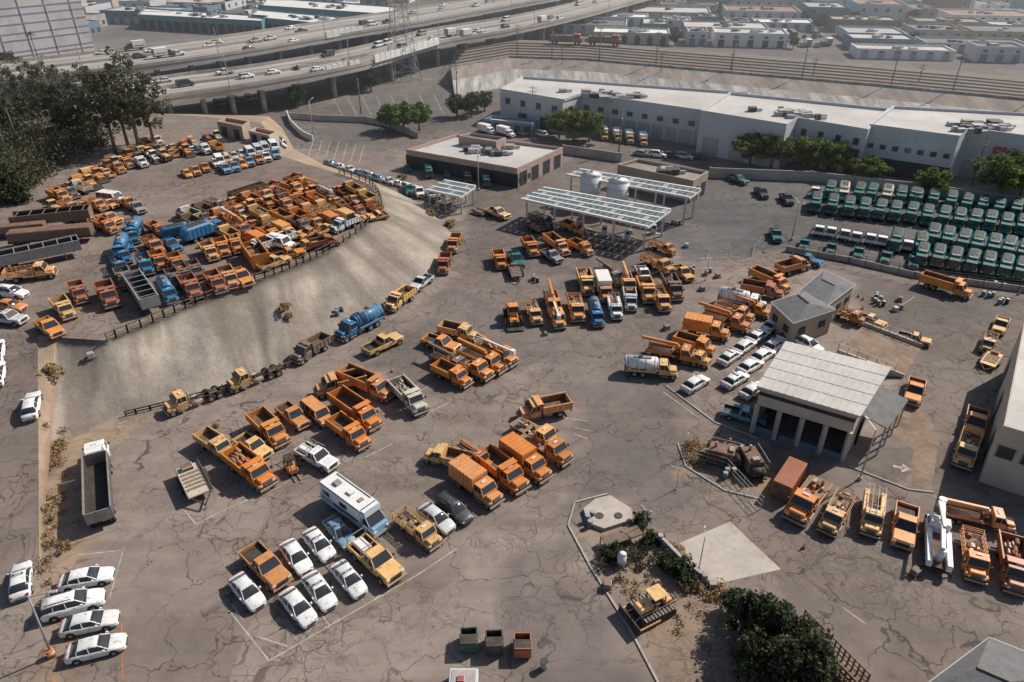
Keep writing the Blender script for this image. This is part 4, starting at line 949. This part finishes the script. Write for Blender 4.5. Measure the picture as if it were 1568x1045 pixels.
mbobj(b,'utility_vault_slab')
b=MB(); q=[G(u,v,1) for u,v in ((920,822),(975,805),(985,818),(930,838))]
b.hexa([tuple(p+Vector((0,0,d))) for d in (-.1,.05) for p in q],MI['wood'])
for p in q: b.beam((p.x,p.y,0),(p.x,p.y,1),.1,.1,MI['wood'])
mbobj(b,'plywood_shelter')
b=MB(); p=G(951,866); b.cyl((p.x,p.y,.1),(p.x,p.y,1.6),.45,MI['tank'],16); b.cyl((p.x,p.y,1.6),(p.x,p.y,1.8),.45,MI['tank'],16,r2=.15); b.box(p.x-.6,p.x+.6,p.y-.6,p.y+.6,0,.12,MI['conc'])
mbobj(b,'white_water_tank')
b=MB(); p=G(833,1018,.5); b.cyl((p.x,p.y,0),(p.x,p.y,.95),.28,MI['steel'],12,r2=.33); b.cyl((p.x,p.y,.95),(p.x,p.y,1.0),.36,MI['blackm'],12); mbobj(b,'trash_can')
b=MB(); p=G(710,1046,.5); b.box(p.x-1.2,p.x+1.2,p.y-.9,p.y+.9,.1,1.2,MI['white'],.05); b.box(p.x-1,p.x+1,p.y-.7,p.y+.7,1.2,1.25,MI['conc']); b.box(p.x-.5,p.x+.1,p.y-.4,p.y+.1,1.25,1.4,MI['red'],.03); mbobj(b,'white_equipment_crate')
b=MB(); a=G(1213,950,1.5);c=G(1310,1050,1.5); d=(c-a); ln=d.length; d.normalize(); n_=Vector((-d.y,d.x,0))*1.5
for z in (.5,1.0,1.5,2.0):
    for s in (0,1): b.beam(a+n_*s-Vector((0,0,1.5-z)),c+n_*s-Vector((0,0,1.5-z)),.12,.14,MI['brown'])
for k in range(15):
    for s in (0,1): p=a+d*(ln*k/14)+n_*s; b.beam((p.x,p.y,0),(p.x,p.y,2.1),.12,.12,MI['brown'])
    p=a+d*(ln*k/14); b.beam((p.x,p.y,.45),(p.x+n_.x,p.y+n_.y,.45),.1,.1,MI['brown'])
    if k<14: q=p+d*(ln/14); b.beam((p.x,p.y,.5),(q.x,q.y,2.0),.07,.07,MI['brown'])
b.hexa([tuple(v_) for z in (.5,.56) for v_ in ((a.x,a.y,z),(c.x,c.y,z),(c.x+n_.x,c.y+n_.y,z),(a.x+n_.x,a.y+n_.y,z))],MI['wood'])
mbobj(b,'steel_loading_rack')
def line(pix,w=.13,z=.008,mat='paintl',name='parking_line'):
    b=MB()
    for (u0,v0),(u1,v1) in pix:
        a=G(u0,v0,z);c=G(u1,v1,z);d=(c-a).normalized();n=Vector((-d.y,d.x,0))*w/2
        b.face([tuple(a-n),tuple(c-n),tuple(c+n),tuple(a+n)],MI[mat])
    mbobj(b,name)
line([((300,803),(350,778)),((283,782),(300,803)),((335,915),(412,1012)),((412,1012),(640,880)),((640,880),(700,840)),((430,745),(350,778))],.12)
line([((355,925),(372,950)),((395,975),(440,990)),((560,925),(545,905)),((600,903),(583,885)),((505,958),(490,938))],.1)
line([((660,590),(560,640)),((640,640),(690,615)),((190,838),(168,915)),((120,850),(195,842)),((560,700),(600,680)),((880,655),(905,660)),((880,665),(900,672)),((860,640),(900,645))],.1)
line([((186,955),(188,1040)),((75,1030),(85,1045))],.09,mat='orangew')
line([((1290,930),(1325,955)),((1360,480),(1400,455)),((1015,600),(1070,640))],.12)
line([(((510+i*22),150-i*.8),((525+i*22),178-i*.5)) for i in range(8)],.16)
line([((480+i*13,215+i*1.2),(472+i*13,240+i*1.5)) for i in range(7)],.16)
b=MB(); 
for pts in ([(1368,712),(1385,716),(1384,719),(1367,715)],[(1382,710),(1396,719),(1380,724)]): b.face([tuple(G(u,v,.012)) for u,v in pts],MI['paintl'])
mbobj(b,'painted_arrow')
# ------------------------------------------------------------------ poles
def lamp_mesh(h=9,arm=2.2,two=False):
    b=MB(); b.cyl((0,0,0),(0,0,h),.13,MI['steel'],8,r2=.08); b.cyl((0,0,0),(0,0,.6),.28,MI['conc'],10)
    for s in ((1,-1) if two else (1,)):
        b.beam((0,0,h-.1),(s*arm,0,h+.35),.09,.09,MI['steel']); b.box(s*arm-.4,s*arm+.4,-.17,.17,h+.25,h+.42,MI['steel'],.04); b.box(s*arm-.3,s*arm+.3,-.12,.12,h+.22,h+.25,MI['white'])
    return b.mesh('street_lamp',ML)
def util_mesh(h=12):
    b=MB(); b.cyl((0,0,0),(0,0,h),.2,MI['wood'],8,r2=.12)
    for z in (h-.6,h-1.8): b.beam((-1.3,0,z),(1.3,0,z),.12,.14,MI['wood']); [b.cyl((x,0,z+.07),(x,0,z+.3),.06,MI['steel'],6) for x in (-1.2,-.6,.6,1.2)]
    b.cyl((.3,0,h-3.2),(.3,0,h-2.4),.25,MI['steel'],10)
    return b.mesh('utility_pole',ML)
LM=lamp_mesh();LM2=lamp_mesh(8,1.4,True);UM=util_mesh()
for u,v,k,h in ((733,292,LM2,1),(1070,872,LM,.5),(1316,735,LM,.8),(1212,368,LM2,.95),(1487,285,UM,1),(947,238,UM,1),(553,175,UM,.9),(1035,750,LM,.35),(985,815,LM2,.4),(1115,130,UM,.9),(330,160,LM,1),(1044,702,LM,.35),(480,205,LM,1),(1080,430,LM,.5),(815,190,UM,.9),(1240,140,UM,.9),(1400,150,UM,.9),(700,150,UM,.9),(860,115,UM,.9),(1010,128,UM,.9)):
    p=drop(u,v)[0]; obj('utility_pole' if k is UM else 'street_lamp',k,p,R.uniform(0,3),s=h)
p=drop(80,1005)[0]; o=obj('street_lamp',LM,p,.4,s=.85); o.rotation_euler=(0,.07,.2)
b=MB(); b.cyl((p.x,p.y,0),(p.x,p.y,.9),.32,MI['orangew'],12); b.cyl((p.x,p.y,.35),(p.x,p.y,.6),.33,MI['white'],12); mbobj(b,'striped_bollard')
def pylon(u,v,h):
    p=G(u,v); b=MB(); m=MI['steel']
    W=lambda t: 4.2*(1-t)**1.3+.9
    prev=None
    for k in range(13):
        t=k/12; w=W(t); z=h*t; c=[Vector((sx*w,sy*w,z)) for sx,sy in ((-1,-1),(1,-1),(1,1),(-1,1))]
        if prev:
            for i in range(4):
                b.beam(prev[i],c[i],.2,.2,m); b.beam(prev[i],c[(i+1)%4],.1,.1,m); b.beam(prev[(i+1)%4],c[i],.1,.1,m); b.beam(c[i],c[(i+1)%4],.1,.1,m)
        prev=c
    for z,a in ((h*.72,7),(h*.84,6),(h*.96,5)):
        for s in (1,-1): b.beam((0,0,z),(s*a,0,z),.3,.3,m); b.beam((0,0,z+1.8),(s*a,0,z),.12,.12,m); b.cyl((s*a,0,z),(s*a,0,z-1.4),.1,MI['blackm'],6)
    o=mbobj(b,'transmission_tower'); o.location=(p.x,p.y,0); o.rotation_euler=(0,0,.5)
pylon(618,122,42)
# ------------------------------------------------------------------ highway
def deck(name,front,back,z,seed,pr=.09):
    rr=random.Random(seed); b=MB(); A=cr([G(u,v,z) for u,v in front],6); B=cr([G(u,v,z) for u,v in back],6); n=min(len(A),len(B))
    up=Vector((0,0,1))
    for i in range(n-1):
        a,c,d,e=A[i],A[i+1],B[i+1],B[i]
        b.hexa([tuple(p-up*1.5) for p in (a,c,d,e)]+[tuple(p) for p in (a,c,d,e)],MI['deckm'])
        for s,t in ((a,c),(e,d)): b.beam(s+up*.5,t+up*.5,.35,1.0,MI['conc'])
        for t in (.14,.26,.38,.62,.74,.86):
            if i%2==0 or t in(.14,.86):
                p=a.lerp(e,t)+up*.02;q=c.lerp(d,t)+up*.02; w=(e-a).normalized()*.09
                b.face([tuple(p-w),tuple(q-w),tuple(q+w),tuple(p+w)],MI['paintl'])
        for t in (.2,.32,.68,.8):
            p=a.lerp(e,t)+up*.012;q=c.lerp(d,t)+up*.012; w=(e-a).normalized()*.7
            b.face([tuple(p-w),tuple(q-w),tuple(q+w),tuple(p+w)],MI['ballast' if t in(.2,.8) else 'roofb'])
        m1,m2=a.lerp(e,.5),c.lerp(d,.5); b.beam(m1+up*.4,m2+up*.4,.3,.8,MI['conc'])
        if i%2==0:
            for t in (.15,.5,.85):
                p=a.lerp(e,t); b.cyl((p.x,p.y,-.2),(p.x,p.y,z-2.2),.8,MI['conc'],10)
            b.beam(a.lerp(e,.04)-up*1.95,a.lerp(e,.96)-up*1.95,1.4,.9,MI['conc'])
        if i%7==2:
            p=a-up*.0; b.beam(p,p+up*9,.2,.2,MI['steel']); b.beam(p+up*9,p+up*9+(e-a).normalized()*2.5,.12,.12,MI['steel'])
    mbobj(b,name)
    for i in range(0,n-1):
        for t in (.1,.2,.32,.44,.56,.68,.8,.9):
            if rr.random()<pr:
                s=rr.random(); p=A[i].lerp(B[i],t).lerp(A[i+1].lerp(B[i+1],t),s); d=(A[i+1]-A[i]); ang=math.atan2(d.y,d.x)+(math.pi if t>.5 else 0)
                k=rr.choice(['sedan','suv','sedan','pickup','van','sedan','boxt']); obj({'boxt':'highway_box_truck'}.get(k,'highway_'+k),tmpl(k),p+up*.03,ang,rr.choice([COL['W'],COL['K'],COL['S'],COL['G'],COL['W']]))
deck('elevated_highway',[(-260,245),(0,200),(255,152),(400,130),(560,100),(672,68),(800,45),(900,22),(1000,-5),(1120,-35)],[(-260,208),(0,166),(250,121),(390,103),(545,76),(655,48),(785,27),(880,6),(970,-18),(1080,-48)],9,1)
deck('elevated_highway',[(-260,158),(0,128),(240,100),(380,80),(520,56),(640,36),(760,14),(900,-12),(1000,-38)],[(-260,124),(0,99),(230,72),(370,54),(510,33),(620,17),(740,-2),(880,-26),(980,-50)],9.6,2)
def soundwall(pix,z,h,name='white_sound_wall'):
    b=MB(); pts=lin([G(u,v,z) for u,v in pix],6)
    for a,c in zip(pts,pts[1:]):
        b.beam(a+Vector((0,0,h/2+.1)),c+Vector((0,0,h/2+.1)),.55,h,MI['bright']); b.beam(c-Vector((0,0,.3)),c+Vector((0,0,h+.3)),.3,.6,MI['steel'])
    mbobj(b,name)
soundwall([(574,97),(620,84),(672,68.5)],9,2.4); soundwall([(500,112),(552,101.5)],9,2.0); soundwall([(500,59.5),(556,49.5)],9.6,2.4); soundwall([(120,136),(230,124)],9,1.6)
# ------------------------------------------------------------------ railway embankment with concrete river bank
def bank():
    tops=[(690,104),(780,88),(900,92),(1100,110),(1350,132),(1568,153),(1900,188)]
    z=5.0; T=[G(u,v,z) for u,v in tops]; b=MB()
    Bt=[Vector((p.x,p.y,0))+Vector((3,-24,0)) for p in T]; Bk=[p+Vector((4,41,0)) for p in T]; Bk0=[Vector((p.x,p.y,0))+Vector((0,10,0)) for p in Bk]
    for i in range(len(T)-1):
        M1=[T[i].lerp(Bt[i],.45),T[i+1].lerp(Bt[i+1],.45)]
        b.face([tuple(M1[0]),tuple(M1[1]),tuple(T[i+1]),tuple(T[i])],2)
        b.face([tuple(Bt[i]),tuple(Bt[i+1]),tuple(M1[1]),tuple(M1[0])],0)
        b.face([tuple(T[i]),tuple(T[i+1]),tuple(Bk[i+1]),tuple(Bk[i])],1); b.face([tuple(Bk[i]),tuple(Bk[i+1]),tuple(Bk0[i+1]),tuple(Bk0[i])],1)
        b.beam(T[i]+Vector((0,0,.3)),T[i+1]+Vector((0,0,.3)),.3,.6,0)
    b.face([tuple(Bt[0]),tuple(T[0]),tuple(Bk[0]),tuple(Bk0[0])],1)
    m=mk('river_bank_concrete',(.38,.36,.335),.9,var=.5,scale=.5,world=True,fine=1.6,stretch=(.5,.06,.12),dirt=(.17,.15,.13),dl=.48)
    m2=mk('stained_bank_concrete',(.24,.20,.17),.9,var=.35,scale=.4,world=True,fine=1.2,stretch=(.5,.1,.2),dirt=(.38,.35,.31),dl=.56)
    obj('river_bank_embankment',b.mesh('river_bank_embankment',[m,M['ballast'],m2]))
    t=MB()
    for k in range(5):
        for g in (0,1.5):
            for i in range(len(T)-1):
                o=Vector((0,6+k*6.5+g,.12)); t.beam(T[i]+o,T[i+1]+o,.14,.16,MI['blackm'])
        for i in range(len(T)-1):
            n=int((T[i+1]-T[i]).length/2.5)
            for j in range(n):
                p=T[i].lerp(T[i+1],j/n)+Vector((0,5.2+k*6.5,.05)); t.beam(p,p+Vector((0,3,0)),.3,.08,MI['wood'])
    mbobj(t,'railway_tracks')
    for i in range(1,len(T)-1):
        for s in (.1,.55): p=T[i].lerp(T[i+1],s)+Vector((0,3,0)); obj('utility_pole',UM,p,0,s=.95)
    a,c=T[1],T[2]; d=(c-a).normalized()
    for k in range(2):
        p=a+d*(24+k*16)+Vector((0,33.2,.2)); l=MB()
        l.box(-7,7,-1.4,1.4,1.0,1.4,MI['blackm'])
        l.box(-6.5,3.5,-1.0,1.0,1.4,3.6,MI['rust'],.15); l.box(3.2,6,-1.35,1.35,1.4,4.2,MI['red'],.12); l.box(3.6,5.9,-1.38,1.38,2.8,3.6,MI['glass']); l.box(6,6.9,-.8,.8,1.4,2.6,MI['red'],.1)
        for x in (-5,-3,-1): l.box(x,x+1,-.6,.6,3.6,3.9,MI['blackm'])
        for x in (-5.5,-4,4,5.5):
            for s in (1,-1): l.cyl((x,s*.75-.1,.5),(x,s*.75+.1,.5),.5,MI['blackm'],12)
        o=mbobj(l,'freight_locomotive'); o.location=p; o.rotation_euler=(0,0,math.atan2(d.y,d.x))
bank()
# ------------------------------------------------------------------ vegetation
def leafmat(name,c1,c2):
    m,nt,b=nodes(name); tc=N(nt,'ShaderNodeTexCoord'); geo=N(nt,'ShaderNodeNewGeometry')
    n=noise(nt,tc.outputs['Object'],.9,4,.7); c=mixc(nt,rng(nt,n,.35,.65,0,1),c1,c2)
    c=mul(nt,c,rng(nt,geo.outputs['Random Per Island'],0,1,.6,1.45))
    L(nt,c,b.inputs['Base Color']); b.inputs['Roughness'].default_value=.7
    t=N(nt,'ShaderNodeBsdfTranslucent'); L(nt,c,t.inputs['Color']); ms=N(nt,'ShaderNodeMixShader'); ms.inputs[0].default_value=.38
    L(nt,b.outputs[0],ms.inputs[1]); L(nt,t.outputs[0],ms.inputs[2]); L(nt,ms.outputs[0],nt.nodes['Material Output'].inputs[0]); return m
LFg=leafmat('ficus_leaves',(.07,.12,.02),(.17,.22,.045)); LFd=leafmat('dark_leaves',(.025,.042,.016),(.07,.09,.033)); LFe=leafmat('eucalyptus_leaves',(.06,.07,.035),(.13,.13,.065)); LFy=leafmat('dry_grass_blades',(.30,.20,.10),(.46,.34,.18)); LFb=leafmat('brush_leaves',(.045,.055,.025),(.13,.115,.055))
def leafq(b,c,s,rr,m=1):
    n=Vector((rr.gauss(0,1),rr.gauss(0,1),rr.gauss(.5,1))).normalized(); x=n.orthogonal().normalized(); y=n.cross(x); a=rr.uniform(0,6.28)
    x,y=x*math.cos(a)+y*math.sin(a),y*math.cos(a)-x*math.sin(a)
    b.face([c-x*s,c-y*s*.55,c+x*s,c+y*s*.55],m)
def treemesh(name,h,rad,crown,lf,seed,ncl=70,nl=55,ls=.34,trunk=.35,csz=1.1,flat_=.75,cone=0):
    rr=random.Random(seed); b=MB(); cz=h-crown/2
    b.cyl((0,0,-.3),(.15,.1,h*.45),trunk,0,9,r2=trunk*.65); 
    for k in range(8):
        a=k*.785+rr.uniform(-.3,.3); l=rad*rr.uniform(.45,.8); z=cz+rr.uniform(-.2,.35)*crown
        m_=Vector((math.cos(a)*l*.45,math.sin(a)*l*.45,h*.45+(z-h*.45)*.5)); b.cyl((.12,.08,h*.36+k*.06),m_,trunk*.4,0,6,r2=trunk*.26,cap=False); b.cyl(m_,(math.cos(a)*l,math.sin(a)*l,z),trunk*.26,0,6,r2=.04,cap=False)
    for k in range(ncl):
        while True:
            q=Vector((rr.uniform(-1,1),rr.uniform(-1,1),rr.uniform(-1,1)))
            if .35<q.length<1: break
        wob=1+.22*math.sin(3*math.atan2(q.y,q.x)+seed)+rr.uniform(-.12,.12)
        if cone: wob*=(1.15-.75*(q.z*.5+.5))
        c=Vector((q.x*rad*wob,q.y*rad*wob,cz+q.z*crown/2)); r=csz*rr.uniform(.55,1.25)
        for i in range(nl):
            d=Vector((rr.gauss(0,1),rr.gauss(0,1),rr.gauss(0,1))).normalized()*r*rr.uniform(.45,1.0); d.z*=flat_
            leafq(b,c+d,ls*rr.uniform(.6,1.3),rr)
    return b.mesh(name,[M['bark'],lf])
TF=[treemesh('ficus_tree',8.2,5.0,5.6,LFg,s,85,60,.34) for s in (1,2)]
TD=[treemesh('dark_tree',7.5,3.6,5.6,LFd,s,60,55,.3) for s in (3,4)]
TE=[treemesh('eucalyptus_tree',22,6.0,17,LFe,s,68,50,.36,.5,1.35,.95) for s in (5,6,15)]
TC=[treemesh('cypress_tree',6.5,2.2,6.0,LFd,s,60,60,.2,.22,.75,1.0,cone=1) for s in (12,13)]
SH=[treemesh('shrub',2.2,1.5,2.2,LFd,s,26,45,.2,.08,.6) for s in (7,8)]
DB=[treemesh('dry_bush',.9,.9,1.0,LFy,s,16,45,.14,.04,.45) for s in (9,10)]
def tree(ms,name,u,v,s=1.0,sz=None):
    p=drop(u,v)[0]; obj(name,R.choice(ms),p,R.uniform(0,6.28),s=(s,s,s*(sz or R.uniform(.9,1.1))))
for u,v,s in ((618,202,1.05),(598,200,.85),(642,200,.85),(878,216,1.0),(902,217,.95),(856,212,.85),(1148,254,1.05),(1180,257,1.0),(1235,264,1.05),(1272,268,.95),(1325,280,.8),(1425,300,.8),(1530,307,1.2),(1562,303,1.1)): tree(TF,'ficus_tree',u,v,s)
for u,v,s in ((700,180,.95),(722,178,.95),(742,170,.8),(568,140,1.0),(820,180,.9),(455,165,.8),(100,190,1.3),(60,200,1.3),(30,130,1.2),(80,125,1.1),(150,120,1),(20,215,1.2),(120,215,1.1),(10,110,1)): tree(TD,'broadleaf_tree',u,v,s)
for u,v,s in ((215,232,1.0),(178,236,.9),(238,225,.8),(150,212,.75),(55,178,.7),(92,182,.75),(20,176,.65),(196,222,.85)): tree(TE,'eucalyptus_tree',u,v,s)
for u,v,s in ((1135,965,.8),(1160,985,.95),(1180,1010,1.0),(1205,1035,1.0),(1230,1062,1.1),(1190,985,.8),(1215,1010,.8),(1150,1040,.9),(1185,1065,1),(1120,935,.5)): tree(TC,'cypress_tree',u,v,s)
def mass(name,pix,n,ls,lf,seed,hmin,hmax,cs,nl=60):
    rr=random.Random(seed); poly=[drop(u,v)[0] for u,v in pix]; b=MB()
    x0,x1=min(p.x for p in poly),max(p.x for p in poly); y0,y1=min(p.y for p in poly),max(p.y for p in poly); k=0
    while k<n:
        x,y=rr.uniform(x0,x1),rr.uniform(y0,y1)
        if not pip(x,y,poly): continue
        k+=1; z=BVH.ray_cast(Vector((x,y,50)),Vector((0,0,-1)))[0].z; t=rr.random(); hh=hmin+(hmax-hmin)*t*t; r=cs*(.4+.9*t)
        b.cyl((x,y,z),(x,y,z+hh),.07,0,5,cap=False)
        for i in range(int(nl*(.5+t))):
            d=Vector((rr.gauss(0,.5)*r,rr.gauss(0,.5)*r,rr.uniform(.1,1)*hh)); leafq(b,Vector((x,y,z))+d,ls*rr.uniform(.6,1.3),rr)
    obj(name,b.mesh(name,[M['bark'],lf]))
mass('hillside_undergrowth',[(-60,330),(40,300),(100,255),(165,225),(150,190),(60,190),(-80,220)],120,.36,LFb,21,1.0,8,3.0,90)
mass('hillside_undergrowth',[(-60,330),(40,300),(100,255),(165,225),(150,190),(60,190),(-80,220)],80,.36,LFd,31,1.0,7,3.0,90)
mass('garden_shrubs',[(915,850),(1000,825),(1010,855),(960,890),(925,890)],38,.13,LFb,23,.3,1.4,.6)
mass('verge_shrubs',[(560,255),(700,300),(690,330),(600,290)],14,.2,LFd,27,.4,1.3,.8)
mass('roadside_dry_grass',[(60,650),(100,655),(100,770),(75,900),(62,900)],40,.13,LFy,24,.3,.9,.7)
mass('roadside_dry_grass',[(1045,678),(1095,685),(1080,725),(1050,705)],26,.13,LFy,25,.3,1.0,.6)
mass('roadside_dry_grass',[(1060,890),(1110,900),(1130,930),(1080,915)],20,.13,LFy,26,.3,.9,.6)
mass('roadside_dry_grass',[(905,835),(1000,870),(1100,930),(1100,1000),(1000,960),(930,900)],22,.11,LFy,28,.2,.6,.6,40)
for u,v,s in ((435,475,1.2),(442,487,.8),(83,575,1.6),(1060,900,1),(100,840,.8),(330,655,.5),(690,345,1.3),(660,330,1.2),(1030,845,1),(75,930,1)): tree(DB,'dry_bush',u,v,s)
for u,v,s in ((1045,885,.9),(1020,870,.7),(0,300,2),(30,310,1.6),(1000,830,.6),(940,855,.8),(982,803,.6)): tree(SH,'shrub',u,v,s)
def palm(h=11):
    b=MB(); b.cyl((0,0,0),(.2,0,h),.25,0,8,r2=.17); rr=random.Random(3)
    for k in range(26):
        a=k*2.4; el=rr.uniform(-.5,1.0); L_=2.4; prev=Vector((.2,0,h))
        for i in range(6):
            t=(i+1)/6; q=Vector((.2+math.cos(a)*L_*t*math.cos(el),math.sin(a)*L_*t*math.cos(el),h+L_*t*math.sin(el)-1.6*t*t)); w=Vector((-math.sin(a),math.cos(a),0))*.28*(1-t*.7)
            b.face([prev-w,q-w,q+w+Vector((0,0,-.05)),prev+w],1); prev=q
    return b.mesh('palm_tree',[M['bark'],LFd])
PM=palm()
for u,v,s in ((12,240,1.1),(462,150,.9),(30,225,1.0),(60,95,1),(100,170,1.1)): p=drop(u,v)[0]; obj('palm_tree',PM,p,R.uniform(0,6),s=s)
# ------------------------------------------------------------------ distant city
rc=random.Random(5)
def onroad(u,v):
    if u<800: return not v<min(60,70-u*.09)
    return v>63+(u-780)*.056
def city():
    walls=['white','cream','tan','conc','blue','white','white','teal','bright','brown']; roofs=['roofw','bright','bright','conc','roofb','roofg','roofw','rust','steel','roofg']
    ang=math.radians(-9); ca,sa=math.cos(ang),math.sin(ang); y=250
    while y<1000:
        d=rc.uniform(15,34); x=-480
        while x<800:
            w=rc.uniform(10,46)
            cx,cy=x+w/2,y+d/2; X=cx*ca-cy*sa-60; Y=cx*sa+cy*ca+20
            u,v=proj((X-w*.3,Y-d/2,0)); u2,v2=proj((X+w*.3,Y-d/2,0))
            if not onroad(u,v) and not onroad(u2,v2):
                if rc.random()<.80:
                    h=rc.choice([4,4.5,5.5,6.5,8,10]) if Y>420 else rc.choice([4,5,6]); hw,hd=w/2-1,d/2-2
                    pts=[(X+ax*hw*ca-ay*hd*sa,Y+ax*hw*sa+ay*hd*ca) for ax,ay in ((-1,-1),(1,-1),(1,1),(-1,1))]
                    n=max(2,int(w/6)); polyb('distant_warehouse',pts,h,wall=rc.choice(walls),roof=rc.choice(roofs),units=rc.randint(2,6),rng_=rc,feats=[(0,n,2.6,0,3,rc.choice(['dark','blue','steel'])),(0,n,1.6,h*.62,h*.78,'glass'),(1,3,2,1,3,'dark')])
                elif Y<750:
                    for k in range(5):
                        kk=rc.choice(['sedan','boxt','pickup','lowboy','van']); obj('distant_'+KINDS[kk][1],tmpl(kk),(X-w*.3+k*w*.15,Y+rc.uniform(-3,3),.01),ang+1.57,COL[rc.choice('WWKSRGB')])
                if rc.random()<.35 and Y<800: s=rc.uniform(.6,1.2); obj('street_tree',rc.choice(TD),(X+w/2,Y-d/2-1,0),rc.random()*6,s=(s,s,s))
            x+=w+rc.choice([1,2,6])
        y+=d+rc.choice([3,4,12])
city()
for pix,h in (([(210,22),(400,32),(410,24),(222,12)],7),([(380,25),(560,42),(575,30),(395,14)],7),([(400,8),(600,22),(610,10),(410,-4)],7)): pb('depot_building',pix,h,wall='teal',roof='bright',units=10,feats=[(0,14,4,0,4.5,'dark')])
def mural():
    m,nt,bb=nodes('mural_wall'); geo=N(nt,'ShaderNodeNewGeometry'); sp=N(nt,'ShaderNodeSeparateXYZ'); L(nt,geo.outputs['Position'],sp.inputs[0])
    w=N(nt,'ShaderNodeMath',operation='PINGPONG'); w.inputs[1].default_value=3.4; L(nt,sp.outputs[2],w.inputs[0])
    k=rng(nt,w.outputs[0],3.0,3.12,0,1); n=noise(nt,geo.outputs['Position'],.12,3,.6)
    c=mixc(nt,rng(nt,n,.54,.58,0,.4),(.60,.56,.56),(.42,.34,.40)); c=mixc(nt,k,c,(.20,.22,.34)); L(nt,c,bb.inputs['Base Color'])
    return m
a=G(-140,118);c=G(146,78); d=(c-a).normalized(); n_=Vector((-d.y,d.x,0)); b=MB(); h=26
q=[a,c,c+n_*30,a+n_*30]
for i in range(4): p,r=q[i],q[(i+1)%4]; b.face([(p.x,p.y,0),(r.x,r.y,0),(r.x,r.y,h),(p.x,p.y,h)],0)
b.face([(p.x,p.y,h-.01) for p in q],1)
for z in range(2,26,6):
    b.beam(a-n_*.1+Vector((0,0,z)),c-n_*.1+Vector((0,0,z)),.2,.3,2)
for t in range(7): p=a.lerp(c,(t+.5)/7)-n_*.1; b.beam(p,p+Vector((0,0,h)),.3,.25,2)
obj('mural_storage_block',b.mesh('mural_storage_block',[mural(),M['roofw'],M['conc'],M['glass']]))
# scattered yard clutter
for i in range(46):
    LST=((140,548),(270,600),(905,800),(930,900),(1100,665),(820,430),(1075,445),(600,570),(1290,770),(1400,880),(1230,840),(520,480),(1020,505))
    if i<13: u,v=LST[i]
    else:
        u,v=R.choice([(R.uniform(1080,1230),R.uniform(680,730)),(R.uniform(1050,1100),R.uniform(400,440)),(R.uniform(1290,1380),R.uniform(455,480)),(R.uniform(1500,1560),R.uniform(440,470)),(R.uniform(180,340),R.uniform(330,400)),(R.uniform(940,1060),R.uniform(330,380))])
    p=drop(u,v)[0]; b=MB()
    if i%3==1: b.box(-.2,.2,-.2,.2,0,.05,MI['blackm']); b.cyl((0,0,.05),(0,0,.75),.17,MI['orangew'],10,r2=.03); b.cyl((0,0,.35),(0,0,.5),.115,MI['white'],10,r2=.08); nm='traffic_cone'
    elif i%3==2:
        for k in range(3): b.cyl((k*.7-.7,(k%2)*.4,0),(k*.7-.7,(k%2)*.4,.9),.3,MI[R.choice(['blue','rust','blackm'])],12); b.cyl((k*.7-.7,(k%2)*.4,.9),(k*.7-.7,(k%2)*.4,.93),.25,MI['steel'],10)
        nm='oil_drums'
    else:
        for k in range(5): b.box(-.6,.6,-.5+k*.23,-.38+k*.23,.1,.13,MI['wood'])
        for x in (-.55,0,.5): b.box(x,x+.08,-.5,.55,0,.1,MI['wood'])
        b.box(-.4,.4,-.35,.35,.13,.8,MI[R.choice(['brown','steel','rust'])],.03); nm='loaded_pallet'
    o=mbobj(b,nm); o.location=p; o.rotation_euler=(0,0,R.uniform(0,3))
# ------------------------------------------------------------------ light, haze, sky, camera
hm=bpy.data.materials.new('haze_air'); hm.use_nodes=True; nt=hm.node_tree; nt.nodes.clear()
vs_=nt.nodes.new('ShaderNodeVolumeScatter'); vs_.inputs['Density'].default_value=.0006; vs_.inputs['Anisotropy'].default_value=.45; vs_.inputs['Color'].default_value=(.90,.95,1,1)
on=nt.nodes.new('ShaderNodeOutputMaterial'); nt.links.new(vs_.outputs[0],on.inputs['Volume'])
b=MB(); b.box(-1500,1500,140,2500,-3,70,0); obj('atmospheric_haze',b.mesh('atmospheric_haze',[hm]))
AZ=math.radians(58); EL=math.radians(42)
S=Vector((math.cos(EL)*math.sin(AZ),math.cos(EL)*math.cos(AZ),math.sin(EL)))
sl=bpy.data.lights.new('sun','SUN'); sl.energy=5.0; sl.angle=math.radians(.5); sl.color=(1,.925,.83)
so=bpy.data.objects.new('sun',sl); sc.collection.objects.link(so); so.rotation_euler=S.to_track_quat('Z','Y').to_euler(); so.location=(100,100,200)
w=bpy.data.worlds.new('World'); sc.world=w; w.use_nodes=True; nt=w.node_tree
sk=nt.nodes.new('ShaderNodeTexSky'); sk.sky_type='NISHITA'; sk.sun_disc=False; sk.sun_elevation=EL; sk.sun_rotation=AZ; sk.dust_density=1.5
nt.links.new(sk.outputs[0],nt.nodes['Background'].inputs[0]); nt.nodes['Background'].inputs[1].default_value=.085
cd=bpy.data.cameras.new('camera'); cd.sensor_width=36; cd.lens=F/1568*36; cd.clip_end=12000; cd.clip_start=.5
co=bpy.data.objects.new('camera',cd); sc.collection.objects.link(co); co.location=CAM; co.rotation_euler=(math.radians(90)-PITCH,0,0)
sc.camera=co
sc.view_settings.view_transform='Standard'; sc.view_settings.look='None'; sc.view_settings.exposure=0
print('OBJECTS',len(bpy.data.objects),'POLYS',sum(len(m.polygons) for m in bpy.data.meshes))
